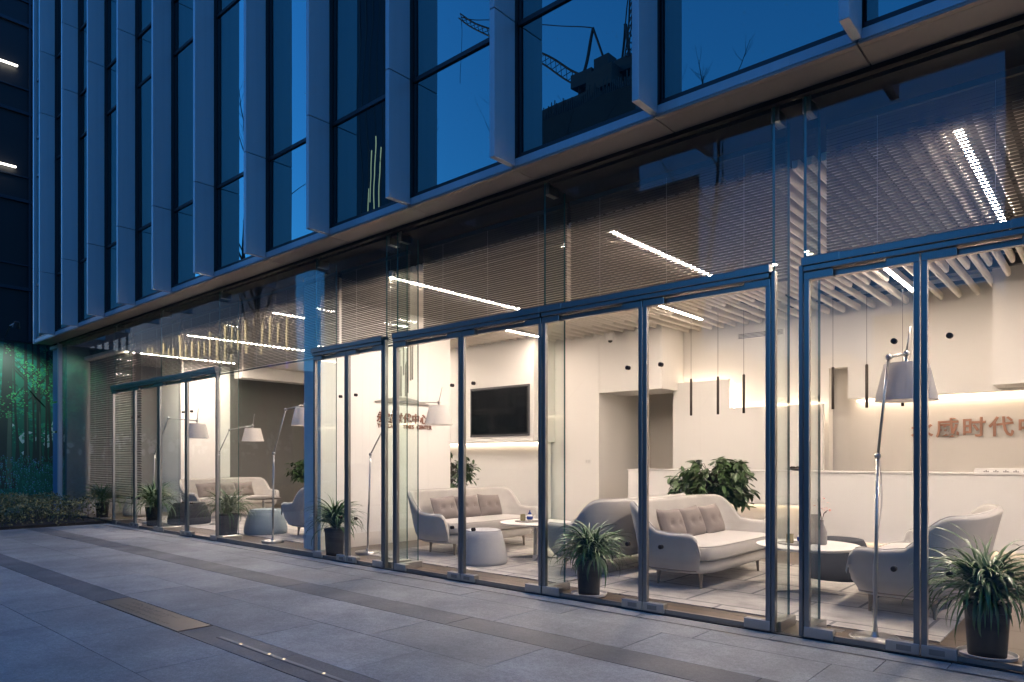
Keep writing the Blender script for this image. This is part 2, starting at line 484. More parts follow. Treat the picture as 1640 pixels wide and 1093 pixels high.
def leaf(xa, xb, meet):
    """one door leaf between xa < xb; meet = -1/1: side of the meeting stile"""
    d = link('door_leaf', bmesh_box(xb-xa-.012, .012, 2.50, M['glass'], 0, 'door_leaf'), front, ((xa+xb)/2, 0, .085+1.25))
    for s, x in ((0, xa+.004), (1, xb-.004)):
        x0, x1 = (x, x+.036) if s == 0 else (x-.036, x)
        pbox('stile', x0, x1, -.030, .014, .05, ZH0-.006, M['steel'], d, .0025)
        y = (x0, x0+.20) if s == 0 else (x1-.20, x1)
        pbox('patch_fitting', y[0], y[1], -.036, .036, .012, .085, M['steel2'], d, .003)
        pbox('patch_fitting', y[0], y[1], -.034, .034, ZH0-.060, ZH0-.004, M['steel'], d, .003)
    pbox('bottom_rail', xa+.02, xb-.02, -.015, .015, .010, .045, M['steel'], d)
    pbox('door_closer', xa+.1, xb-.06, .012, .06, ZH0-.048, ZH0-.008, M['steel'], d)
    xm = (xb - .16) if meet > 0 else (xa + .16)
    knob(xm, 2.09, d); knob(xm, .56, d)
    xl_ = xb-.14 if meet > 0 else xa+.05
    pbox('lock', xl_, xl_+.09, -.0405, -.0365, .030, .068, M['steel'], d, .0015)
PAIRS = [(-1.735,-.24), (-4.16,-1.965), (-6.355,-4.16), (-8.03,-6.555), (-12.92,-10.72), (-15.13,-12.92)]
for a, b in PAIRS:
    m_ = (a+b)/2
    leaf(a+.003, m_, 1); leaf(m_, b-.003, -1)
    h_ = pbox('header_beam', a-.0, b+.0, -.062, .05, ZH0+.040, ZH1, M['steel'], front, .004)
    pbox('header_cover', a+.012, b-.012, -.054, .048, ZH0, ZH0+.036, M['steel'], h_, .003)
    for x in (a+.0, b-.26): pbox('end_cap', x, x+.26, -.068, .054, ZH0+.038, ZH1+.003, M['steel'], h_, .003)
    pbox('transom_pane', a+.004, b-.004, -.006, .006, ZH1+.004, ZT+.01, M['glass'], front)
for a, b in ((-1.965,-1.735), (-6.555,-6.355)):
    pbox('fixed_pane', a+.004, b-.004, -.006, .006, .01, ZT+.01, M['glass'], front)
    for x0, x1 in ((a-.0, a+.03), (b-.03, b+.0)): pbox('jamb', x0+.002, x1-.002, -.028, .02, .01, ZH0+.05, M['steel'], front)
for a, b in ((-8.56,-8.03), (-9.98,-8.56), (-10.72,-9.98), (-16.0,-15.13), (-18.38,-16.0), (-.24,1.4), (1.4,4.2)):
    pbox('fixed_pane', a+.003, b-.003, -.006, .006, .01, ZT+.01, M['glass'], front)
    pbox('bottom_rail', a+.003, b-.003, -.03, .03, .0, .06, M['steel'], front)
pbox('corner_post', -18.46, -18.385, -.05, .03, 0, 3.97, M['fin'], front)
pbox('corner_beam', -19.0, -18.40, -.05, .03, 3.86, 3.93, M['fin'], front)
M['bluepanel'] = mat('blue_panel', (0.05,0.14,0.30), 0.35)
for z0, z1 in ((.1,1.9),(1.95,2.6),(2.65,3.85)): pbox('side_panel', -18.95, -18.47, .0, .03, z0, z1, M['bluepanel'], front)

# ================================================================== INTERIOR SHELL
fl = struct(ob('lobby_floor', MB().box(-18.4, 4.2, .03, 9.5, -.06, -.012), M['grout']))
x = 3.8
while x > -18.3:
    y = .035
    while y < 7.0:
        y1 = min(y+.6, 7.8)
        pbox('floor_tile', max(x-1.2,-18.4)+.0015, x-.0015, y+.0015, y1-.0015, -.03, 0, M['floor'], fl)
        y = y1
    x -= 1.2
ce = struct(ob('ceiling', MB().box(-18.4, 4.2, .06, 9.5, 3.93, 3.99), M['ceil']))
for i, y in enumerate((1.1, 2.3, 3.5, 4.7, 5.35, 6.05)):
    pbox('ceiling_rail', -18.3, 4.1, y-.025, y+.025, 3.70, 3.75, M['duct'], ce)
for y0, y1, z0 in ((2.5,3.2,3.77),(5.55,5.95,3.79)): pbox('duct', -18.3, 4.1, y0, y1, z0, 3.925, M['duct'], ce)
def wall(name, boxes, m_):
    mb = MB()
    for b in boxes: mb.box(*b)
    return struct(ob(name, mb, m_))
# sign wall: white block running in from the glass
wall('sign_wall', [(-8.92,-8.5,.40,2.92,.0,3.92)], M['wall'])
wall('skirting', [(-8.926,-8.494,.394,2.926,.0,.20)], M['wall2'])
wall('tv_wall', [(-12.5,-8.39,5.0,5.66,1.63,3.925)], M['wall'])
wall('tv_wall_recess', [(-12.5,-8.45,5.46,5.6,0,1.62)], M['wall'])
wall('pier_wall', [(-8.52,-7.36,5.67,7.9,0,3.925)], M['wall'])
wall('bulkhead', [(-7.355,-6.04,5.67,6.6,2.53,3.925)], M['wall'])
wall('passage_wall', [(-7.36,-5.9,7.55,7.75,0,3.9),(-6.12,-5.95,6.62,7.55,0,3.9)], M['wall2'])
wall('wall_back', [(-6.03,-3.5,6.452,6.65,0,3.925),(-3.5,4.2,6.452,6.65,2.74,3.925),(-3.22,4.2,6.452,6.65,2.24,2.74)], M['wall'])
wall('wall_back_recess', [(-3.6,4.2,6.78,6.95,0,3.0)], M['wall2'])
wall('wall_right', [(4.20,4.35,.05,9.5,0,3.95)], M['wall'])
wall('feature_panel', [(-6.13,-5.07,6.24,6.30,.9,2.67),(-5.07,-3.52,6.24,6.30,.9,2.17)], M['wall'])
wall('ceiling_bulkhead', [(-1.27,4.2,5.80,6.45,2.27,3.925)], M['wall'])
wall('left_room_wall', [(-17.75,-16.7,2.0,3.2,0,3.9)], M['wall'])
wall('wall_end', [(-18.45,-18.3,.1,9.5,0,3.95)], M['greywall'])
wall('wall_far', [(-18.3,-12.55,7.8,8.0,0,3.95)], M['greywall'])
wall('lobby_divider', [(-12.55,-12.45,5.6,9.4,0,3.95)], M['wall'])
wall('left_beam', [(-16.68,-16.3,3.3,7.8,3.3,3.92)], M['wall'])
# cove lights
def cove(name, label, boxes):
    t = thing(name, label, 'light', ((boxes[0][0]+boxes[0][1])/2, boxes[0][2], boxes[0][4]))
    for b in boxes: pbox('led_strip', *b, M['cove'], t)
cove('cove_light', 'glowing cove strip under the box that carries the television', [(-11.5,-8.50,5.40,5.455,1.600,1.618)])
cove('cove_light', 'glowing cove strip along the top of the stepped white panel', [(-6.0,-5.12,6.34,6.40,2.60,2.62),(-5.04,-3.56,6.34,6.40,2.10,2.12),(-5.04,-5.02,6.34,6.40,2.14,2.6)])
cove('cove_light', 'long glowing cove strip above the copper characters behind the counter', [(-3.15,4.1,6.68,6.76,2.20,2.225)])
# battens
BP = {}
def batten_mesh(L):
    if L not in BP:
        mb = MB(); w, h_ = .028, .045
        sec = [(-w, h_), (w, h_), (w, -h_*.35), (w*.7, -h_*.8), (0, -h_), (-w*.7, -h_*.8), (-w, -h_*.35)]
        b = len(mb.v)
        for y, k in ((-L/2, .7), (-L/2+.02, 1), (L/2-.02, 1), (L/2, .7)):
            mb.v += [(u*k, y, v*k) for u, v in sec]
        n = len(sec)
        mb.face([b+i for i in range(n)]); mb.face([b+3*n+i for i in range(n)][::-1])
        for r_ in range(3):
            for i in range(n): mb.face((b+r_*n+i, b+r_*n+n+i, b+r_*n+n+(i+1)%n, b+r_*n+(i+1)%n))
        me = mb.mesh('ceiling_batten', M['batten'], 40); fix_normals(me); BP[L] = me
    return BP[L]
LIGHTS = [(-.85,.45,3.0),(-3.84,.7,3.0),(-6.9,.35,2.95),(-9.95,.5,3.0),(-12.95,.5,3.0),(-15.95,.5,3.0),
          (-2.12,3.95,5.5),(-5.16,3.9,5.4),(-8.18,3.85,4.9),(-11.2,3.9,5.0),(-14.2,3.9,5.4),(.9,3.95,5.5),(2.15,.5,3.0)]  # the last one is an unseen extra, added to lift the room light
def near_light(x, a, b):
    return any(abs(x-lx) < .075 and not (b < l0 or a > l1) for lx, l0, l1 in LIGHTS)
x = 3.786
while x > -18.2:
    end = 6.42
    if -8.45 < x < -6.04: end = 5.62
    elif -12.5 < x <= -8.45: end = 4.96
    elif x > -1.24: end = 5.46
    for xx, e in ((x, end), (x-.11, 4.77 if end > 4.8 else end)):
        s = .42
        if -8.95 < xx < -8.47: s = 2.96
        if near_light(xx, s, e):
            spans = []
            for lx, l0, l1 in LIGHTS:
                if abs(xx-lx) < .075: spans = [(s, l0-.03), (l1+.03, e)]
        else: spans = [(s, e)]
        for a, b in spans:
            L = round((b-a)*20)/20
            if L > .2: link('ceiling_batten', batten_mesh(L), ce, (xx, (a+b)/2, 3.63))
    x -= .2205
lab = ['shining over the glass doors at the right edge', 'over the back of the pale sofa in the middle', 'beside the white sign wall behind the blind',
       'over the sofas left of the white sign wall', 'over the far left lounge rug', 'nearest the far left end of the ceiling',
       'in front of the right copper sign', 'nearest the pendant lamps', 'nearest the television', 'behind the white sign wall', 'over the wing chair on the left', 'over the right end of the counter', 'added unseen past the right sofa for more light']
for (lx, a, b), t_ in zip(LIGHTS, lab):
    t = thing('ceiling_light', 'linear LED ceiling light between battens ' + t_, 'ceiling light', (lx, (a+b)/2, 3.6), group='linear ceiling lights')
    pbox('housing', lx-.03, lx+.03, a, b, 3.577, 3.66, M['tabletop'], t)
    pbox('diffuser', lx-.022, lx+.022, a+.01, b-.01, 3.573, 3.5765, M['led'] if a < 2 else M['led2'], t)

# ================================================================== VENETIAN BLINDS
def blind(xa, xb, y, z0, z1, label, pitch=.0235, tilt=23):
    t = thing('venetian_blind', label, 'blind', ((xa+xb)/2, y, z1), group='venetian blinds behind the glass')
    w = .025 if pitch < .03 else .05
    me = bmesh_box(xb-xa, w, .0012, M['blind'], 0, 'slat')
    n = int((z1-z0-.05)/pitch)
    for i in range(n):
        link('slat', me, t, ((xa+xb)/2, y, z1-.04-pitch*i + rng.uniform(-.0008,.0008)), (R(-tilt+rng.uniform(-2,2)), 0, R(rng.uniform(-.05,.05))))
    pbox('head_rail', xa, xb, y-.02, y+.02, z1-.025, z1+.02, M['blind'], t)
    pbox('bottom_rail', xa, xb, y-.014, y+.014, z0, z0+.018, M['blind'], t)
    k = max(2, int((xb-xa)/.7))
    for j in range(k):
        xx = xa + (xb-xa)*(j+.5)/k
        pbox('ladder_cord', xx-.0012, xx+.0012, y-.0165, y-.0145, z0, z1, M['saucer'], t)
BL = [(-1.70,-.27,'at the right edge above the plant'), (-4.13,-1.99,'above the doors before the middle plant and pale sofa'),
      (-6.33,-4.18,'above the doors before the grey pouf'), (-8.0,-6.58,'above the narrow door pair at the white sign wall'),
      (-10.69,-8.06,'left of the white sign wall, full glass panes below'), (-12.90,-10.75,'above the doors with the pale blue pouf behind'),
      (-15.10,-12.95,'above the far left doors')]
for a, b, t_ in BL: blind(a, b, .40, 2.72, 3.84, 'raised grey venetian blind ' + t_)
blind(-18.2, -15.2, .55, .35, 3.84, 'grey venetian blind let down full height at the far left corner', .05, 35)

# ================================================================== FURNITURE
def smooth(a, b, x):
    t = max(0, min(1, (x-a)/(b-a))); return t*t*(3-2*t)
def sofa_parts(root, shell_m, seat_m, a=1.03, b=.46):
    def path(s):
        ph = s*R(118); n = 3.4
        c, d = -math.cos(ph), math.sin(ph)
        k = 1.3 if c > 0 else 1.0
        return Vector((k*b*math.copysign(abs(c)**(2/n), c) - .02, a*math.copysign(abs(d)**(2/n), d), 0)), ph
    NS = 64; rows = []; mb = MB()
    for i in range(NS+1):
        s = -1 + 2*i/NS
        p, ph = path(s)
        q, _ = path(min(1, s+.01)); o, _ = path(max(-1, s-.01))
        tdir = (q-o).normalized(); nrm = Vector((tdir.y, -tdir.x, 0))
        if nrm.dot(p) < 0: nrm = -nrm
        deg = abs(math.degrees(ph))
        hgt = .575 + .285*(1-smooth(-.36, -.02, p.x))
        e = max(0, (abs(s)-.90)/.10)
        hgt -= .17*(1-math.sqrt(max(0, 1-e*e)))
        inn = .30*e*e
        lean = .03 + .07*(1-smooth(-.40, -.05, p.x))
        th = .075
        prof = [(-.15-inn*.1, .175), (-.085-inn*.1, .205), (-.035, .30), (-.006, .42), (.012, min(.52, hgt-.06)), (lean*.8, hgt-.035), (lean*.8-.012, hgt-.008),
                (lean*.8-th*.5, hgt), (lean*.8-th+.010, hgt-.010), (lean*.8-th, hgt-.04), (lean*.2-th, .44), (-.14, .30), (-.20, .19)]
        base = len(mb.v)
        for u, z in prof:
            v = p + nrm*u; mb.v.append((v.x, v.y, z))
        rows.append([base+k for k in range(len(prof))])
    for r0, r1 in zip(rows[:-1], rows[1:]): mb.bridge(r0, r1)
    mb.face(rows[0][::-1]); mb.face(rows[-1])
    ob('shell', mb, shell_m, root, 60, rel=True, fix=True)
    # piping along the rim
    rim = MB(); rim.tube([mb.v[r[7]][:2] + (mb.v[r[7]][2]+.001,) for r in rows[2:-2]], .006, 6)
    sh = root.children[-1]
    ob('piping', rim, shell_m, sh, True, rel=True)
    sm = MB(); sm.tube([(mb.v[r[1]][0]*.98+mb.v[r[2]][0]*.02, mb.v[r[1]][1]*.98+mb.v[r[2]][1]*.02, .209) for r in rows[1:-1]], .005, 6)
    ob('seam', sm, M['velvetd'], sh, True, rel=True)
    bs = MB().sq((.02,0,.235), (.37, a-.13, .075), .35, .4, 32, 8)
    ob('base', bs, shell_m, root, 60, rel=True)
    st = MB().sq((.03,0,.375), (.40, a-.16, .085), .34, .26, 48, 14)
    sc_ = ob('seat_cushion', st, seat_m, root, True, rel=True)
    pp = MB().tube([(.03+.40*math.copysign(abs(math.cos(R(q)))**.26, math.cos(R(q))), (a-.155)*math.copysign(abs(math.sin(R(q)))**.26, math.sin(R(q))), .445) for q in range(-80,81,4)], .006, 6)
    ob('piping', pp, seat_m, sc_, True, rel=True)
    for sx in (-.22, .24):
        for sy in (-.70, .72):
            lg = MB().tube([(sx, sy, .19), (sx*1.02, sy*1.01, .10), (sx*1.04, sy*1.02, 0)], [.030,.018,.012], 10)
            ob('leg', lg, M['leg'], root, 40, rel=True)
def pillow(root_loc, rz, local, m_, label, group, size=(.075,.23,.175), lean=-18, tw=0):
    t = thing('cushion', label, 'cushion', (0,0,0), 0, group)
    Mx = Matrix.Translation(root_loc) @ Matrix.Rotation(rz, 4, 'Z') @ Matrix.Translation(local) @ Matrix.Rotation(R(lean), 4, 'Y') @ Matrix.Rotation(R(tw), 4, 'X')
    t.location = Mx.to_translation(); t.rotation_euler = Mx.to_euler()
    T, W, H = size; mb = MB(); n = 14; G = {}
    for sgn in (1, -1):
        for i in range(n+1):
            for j in range(n+1):
                v, w = -1+2*i/n, -1+2*j/n
                th = T*((1-abs(v)**3.2)*(1-abs(w)**3.2))**.55
                for bv in (-.42, .42): th *= 1-.55*math.exp(-(((v-bv)*W/.035)**2 + (w*H/.035)**2))
                G[sgn,i,j] = len(mb.v)
                mb.v.append((sgn*th, W*v*(1-.05*(1-w*w)), H*w*(1-.06*(1-v*v))))
        for i in range(n):
            for j in range(n):
                q = (G[sgn,i,j], G[sgn,i+1,j], G[sgn,i+1,j+1], G[sgn,i,j+1]); mb.face(q if sgn > 0 else q[::-1])
    c = ob('cover', mb, m_, t, True, rel=True)
    for bv in (-.42, .42):
        ob('button', MB().sq((T*.48, W*bv, 0), (.010,.013,.013), 1, 1, 10, 6), m_, c, True, rel=True)
SOF = []
def sofa(loc, rz, label, group='pale shell sofas', m_='velvet', cush=()):
    if not SOF:
        t = thing('sofa', label, 'sofa', loc, rz, group)
        sofa_parts(t, M['velvet'], M['velvet']); SOF.append(t)
    else:
        t = copy_tree(SOF[0]); t.location = loc; t.rotation_euler = (0,0,rz); tag(t, label, 'sofa', group)
    return t
S_A, S_B, S_C, S_D = (-3.38,1.92,0), (-4.62,2.02,0), (-6.95,1.99,0), (-1.35,1.95,0)
sofa(S_A, 0, 'pale beige shell sofa in the middle, seat facing right, three cushions on it')
sofa(S_B, R(180), 'taupe sofa seen from behind, backing onto the middle sofa')
sofa(S_C, 0, 'pale beige shell sofa before the white sign wall with the grey pouf in front')
sofa(S_D, R(180), 'pale sofa at the right edge seen from its side, behind the big plant')
sofa((-14.95,2.35,0), R(4), 'beige shell sofa in the far left lounge with three cushions')
sofa((-10.20,1.98,0), R(180), 'grey blue sofa half hidden behind the white sign wall')
sofa((-14.2,6.6,0), R(-80), 'pale sofa at the back of the left lounge behind the wing chair')
for base, rz, nm in ((S_A,0,'the middle pale sofa'), (S_C,0,'the sofa before the sign wall'), ((-14.95,2.35,0),R(4),'the far left lounge sofa')):
    for y, w in ((-.46,'nearest'),(-.02,'middle'),(.44,'farthest')):
        pillow(base, rz, (-.19 + rng.uniform(-.015,.015), y, .60), M['velvetd'], f'taupe buttoned cushion, {w} of the three on {nm}', 'buttoned sofa cushions', lean=-20, tw=rng.uniform(-4,4))
pillow(S_D, R(180), (-.20,.30,.60), M['velvet'], 'large pale cushion against the back of the right edge sofa', 'buttoned sofa cushions', (.085,.34,.20), lean=-24)
pillow(S_D, R(180), (-.10,-.25,.56), M['darkfab'], 'small dark cushion on the right edge sofa', 'buttoned sofa cushions', (.07,.2,.13), lean=-20)
pillow(S_B, R(180), (-.19,.30,.60), M['velvetd'], 'taupe cushion peeping over the arm of the sofa seen from behind', 'buttoned sofa cushions')

def pouf(loc, m_, label, r=.30, h_=.43, k=.70):
    t = thing('pouf', label, 'pouf', loc, 0, 'round poufs')
    mb = MB().lathe([(r*.90,.0),(r*.97,.015),(r,.05),(r*.99,.12),(r*.93,.22),(r*.83,.33),(r*k+.02,h_-.03),(r*k,h_-.008),(r*k-.03,h_+.002),(r*.3,h_+.008)], 40)
    ob('cover', mb, m_, t, 50, rel=True)
    sm = MB().lathe([(r*k+.006,h_-.018),(r*k+.009,h_-.012),(r*k+.005,h_-.006)], 40)
    ob('seam', sm, m_, t, True, rel=True)
pouf((-5.93,1.02,0), M['greyfab'], 'pale blue grey tapered pouf in front of the sofa by the sign wall')
pouf((-2.33,2.85,0), M['darkfab'], 'charcoal pouf behind the white round table on the right', .36)
pouf((-11.15,1.05,0), M['bluefab'], 'pale blue wool pouf behind the far left doors', .36)
pouf((-14.0,1.0,0), M['darkfab'], 'charcoal pouf beside the far left lounge sofa', .40)
pouf((-16.9,1.15,0), M['whitefab'], 'white pouf next to the far left corner blind', .34)

def round_table(loc, D, z, top_m, label, rz=0):
    t = thing('round_table', label, 'table', loc, rz, 'round pedestal tables')
    r = D/2
    ob('table_top', MB().lathe([(r-.03,z-.028),(r-.004,z-.012),(r,z-.006),(r-.003,z)], 56), top_m, t, 40, rel=True)
    ob('column', MB().lathe([(.05,.03),(.032,.05),(.028,.2),(.028,z-.05),(.10,z-.03)], 20), M['steel2'], t, 40, rel=True)
    for k in range(4):
        a = R(90*k+20); d = Vector((math.cos(a), math.sin(a), 0)); n = Vector((-d.y, d.x, 0))
        mb = MB(); L = r*.72
        p = [d*.03+n*.035, d*L+n*.012, d*L-n*.012, d*.03-n*.035]
        for z0, z1 in ((0,.004),): pass
        b = len(mb.v)
        mb.v += [(q.x,q.y,.0) for q in p] + [(p[0].x,p[0].y,.055),(p[1].x,p[1].y,.012),(p[2].x,p[2].y,.012),(p[3].x,p[3].y,.055)]
        for q in ((0,3,2,1),(4,5,6,7),(0,1,5,4),(1,2,6,5),(2,3,7,6),(3,0,4,7)): mb.face([b+i for i in q])
        ob('foot', mb, M['steel2'], t, rel=True, fix=True)
round_table((-2.26,1.67,0), .93, .48, M['tabletop'], 'white round pedestal table on the right between two sofas')
round_table((-5.73,1.80,0), .93, .48, M['tabletop'], 'white round pedestal table between the sofas left of the middle', R(15))
round_table((-13.55,2.35,0), .70, .48, M['darktop'], 'dark round table in the left lounge', R(30))
# things on the tables
def on_table(cx, cy, z, where):
    tr = ob('tray', MB().lathe([(.15,0),(.155,.004),(.155,.012),(.145,.012),(.14,.006)], 32, (cx-.10,cy-.06,z)), M['ceramic'], smooth=40)
    tag(tr, 'thin grey tray on the ' + where, 'tray')
    v = thing('candle_glass', 'amber glass candle holder on the ' + where, 'candle', (cx-.13,cy-.10,z+.012))
    ob('glass', MB().lathe([(.032,0),(.034,.005),(.034,.085),(.031,.085),(.030,.012)], 20), M['goldglass'], v, 40, rel=True)
    ob('wax', MB().lathe([(.029,.012),(.029,.05)], 16), M['saucer'], v, rel=True)
    j = thing('porcelain_jar', 'small blue and white porcelain jar on the ' + where, 'jar', (cx-.03,cy-.08,z+.012))
    ob('body', MB().lathe([(.022,0),(.034,.02),(.04,.05),(.03,.075),(.018,.085)], 20), M['saucer'], j, True, rel=True)
    ob('band', MB().lathe([(.0335,.02),(.0405,.034),(.0412,.05),(.037,.063)], 20), M['blueceramic'], j, True, rel=True)
    ob('lid', MB().lathe([(.02,.086),(.026,.092),(.02,.105),(.006,.12),(.012,.13),(.004,.14)], 16), M['blueceramic'], j, True, rel=True)
    va = thing('vase', 'grey ceramic bottle vase with pink flower on the ' + where, 'vase', (cx+.12,cy+.04,z))
    ob('body', MB().lathe([(.035,0),(.045,.01),(.046,.12),(.03,.17),(.018,.20),(.017,.235),(.020,.24)], 22), M['ceramic'], va, 50, rel=True)
    fl_ = MB(); r = random.Random(int(abs(cx)*100))
    for k in range(5):
        a = r.uniform(0,6.28); l = r.uniform(.03,.09); tip = Vector((math.cos(a)*l, math.sin(a)*l, .36+r.uniform(-.05,.08)))
        fl_.tube([(0,0,.23),(tip.x*.4,tip.y*.4,.30),tuple(tip)], .0025, 5)
    st = ob('stem', fl_, M['bark'], va, rel=True)
    pt = MB()
    for k in range(14):
        a = r.uniform(0,6.28); l = r.uniform(.03,.08); c = Vector((math.cos(a)*l, math.sin(a)*l, .37+r.uniform(-.04,.06)))
        d = Vector((r.uniform(-1,1),r.uniform(-1,1),r.uniform(-.4,.6))).normalized()*.04; n = d.cross(Vector((0,0,1))).normalized()*.014
        pt.quad(c, c+d*.5+n, c+d, c+d*.5-n)
    ob('flower', pt, M['pink'], va, rel=True)
    c2 = thing('cylinder_vase', 'tall tapering grey cylinder vase on the ' + where, 'vase', (cx+.03,cy+.12,z))
    ob('body', MB().lathe([(.05,0),(.052,.01),(.045,.28),(.040,.28),(.043,.02)], 24), M['ceramic'], c2, 40, rel=True)
on_table(-2.26, 1.67, .481, 'right round table')
on_table(-5.73, 1.80, .481, 'round table left of the middle')

# wing chair
wc = thing('wing_chair', 'pale blue high backed wing chair in the left lounge', 'armchair', (-13.35,4.35,0), R(-150))
mb = MB(); rows = []
for i in range(25):
    s = -1 + 2*i/24; a = s*R(105)
    hgt = 1.12 - .45*smooth(.45, 1.0, abs(s))
    cx, cy_ = -.30*math.cos(a), .36*math.sin(a)
    base = len(mb.v)
    for u, z in ((.78,.28),(.92,.45),(1.04,.8),(1.12,hgt),(1.02,hgt+.01),(.90,.8),(.80,.45),(.68,.28)):
        mb.v.append((cx*u*1.05, cy_*u, z if z < hgt else hgt - .02))
    rows.append(list(range(base, base+8)))
for r0, r1 in zip(rows[:-1], rows[1:]): mb.bridge(r0, r1)
mb.face(rows[0][::-1]); mb.face(rows[-1])
ob('shell', mb, M['bluefab'], wc, 60, rel=True, fix=True)
ob('seat_cushion', MB().sq((.06,0,.40), (.30,.28,.08), .4, .4, 28, 10), M['bluefab'], wc, True, rel=True)
for sx in (-.2,.2):
    for sy in (-.2,.2): ob('leg', MB().tube([(sx*.8,sy*.8,.30),(sx,sy,0)], [.016,.01], 8), M['leg'], wc, True, rel=True)

# rugs
def rug_mat(name, base, line):
    m, nt, N, L = new_mat(name); b = N['Principled BSDF']; b.inputs['Roughness'].default_value = .95
    b.inputs['Sheen Weight'].default_value = .2
    tc = N.new('ShaderNodeTexCoord'); mp = N.new('ShaderNodeMapping'); mp.inputs['Rotation'].default_value = (0,0,R(0))
    L.new(tc.outputs['Object'], mp.inputs[0])
    br = N.new('ShaderNodeTexBrick'); br.inputs['Scale'].default_value = 1.0
    br.inputs['Brick Width'].default_value = .95; br.inputs['Row Height'].default_value = .66
    br.inputs['Mortar Size'].default_value = .016; br.inputs['Mortar Smooth'].default_value = .3; br.offset = .37
    br.inputs['Color1'].default_value = (*base, 1); br.inputs['Color2'].default_value = (base[0]*.72, base[1]*.72, base[2]*.74, 1); br.inputs['Mortar'].default_value = (*line, 1)
    L.new(mp.outputs[0], br.inputs[0])
    nz = N.new('ShaderNodeTexNoise'); nz.inputs['Scale'].default_value = 2.6; nz.inputs['Detail'].default_value = 8; nz.inputs['Roughness'].default_value = .7
    mp2 = N.new('ShaderNodeMapping'); mp2.inputs['Scale'].default_value = (1,1.6,1); L.new(tc.outputs['Object'], mp2.inputs[0]); L.new(mp2.outputs[0], nz.inputs[0])
    cr = N.new('ShaderNodeMapRange'); cr.inputs[1].default_value = .3; cr.inputs[2].default_value = .7; cr.inputs[3].default_value = .50; cr.inputs[4].default_value = 1.2
    L.new(nz.outputs[0], cr.inputs[0])
    vm = N.new('ShaderNodeVectorMath'); vm.operation = 'SCALE'; L.new(br.outputs[0], vm.inputs[0]); L.new(cr.outputs[0], vm.inputs['Scale'])
    L.new(vm.outputs[0], b.inputs['Base Color'])
    n2 = N.new('ShaderNodeTexNoise'); n2.inputs['Scale'].default_value = 260; L.new(tc.outputs['Object'], n2.inputs[0])
    bp = N.new('ShaderNodeBump'); bp.inputs['Strength'].default_value = .5; bp.inputs['Distance'].default_value = .006
    L.new(n2.outputs[0], bp.inputs['Height']); L.new(bp.outputs[0], b.inputs['Normal'])
    return m
M['rug'] = rug_mat('patterned_rug', (.52,.49,.445), (.12,.12,.125))
def rug(x0, x1, y0, y1, label):
    cx, cy_ = (x0+x1)/2, (y0+y1)/2
    mb = MB(); r = random.Random(5); nx, ny = 24, 8
    P = {}
    for i in range(nx+1):
        for j in range(ny+1):
            e = .004 if (0 < i < nx and 0 < j < ny) else 0
            wv = .018*max(0, math.sin(i*1.1))*(1 if (j == 0 and i > nx-5 and i < nx) else 0)
            P[i,j] = len(mb.v); mb.v.append((x0+(x1-x0)*i/nx-cx, y0+(y1-y0)*j/ny-cy_, .009+e*r.random()+wv))
    for i in range(nx):
        for j in range(ny): mb.face((P[i,j],P[i+1,j],P[i+1,j+1],P[i,j+1]))
    n = len(mb.v)
    edge = [P[i,0] for i in range(nx+1)] + [P[nx,j] for j in range(1,ny+1)] + [P[i,ny] for i in range(nx-1,-1,-1)] + [P[0,j] for j in range(ny-1,0,-1)]
    low = {}
    for k in edge:
        low[k] = len(mb.v); v = mb.v[k]; mb.v.append((v[0], v[1], .0005))
    for a, b in zip(edge, edge[1:]+edge[:1]): mb.face((low[a], low[b], b, a))
    o = ob('rug', mb, M['rug'], smooth=50, loc=(cx,cy_,0)); tag(o, label, 'rug', 'patterned rugs')
rug(-4.35, -.96, .47, 3.45, 'pale rug with dark joint pattern under the right sofa group')
rug(-7.75, -4.40, .55, 3.5, 'pale rug with dark joint pattern under the sofas before the sign wall')
rug(-16.2, -9.5, .7, 3.9, 'pale rug under the left lounge furniture')

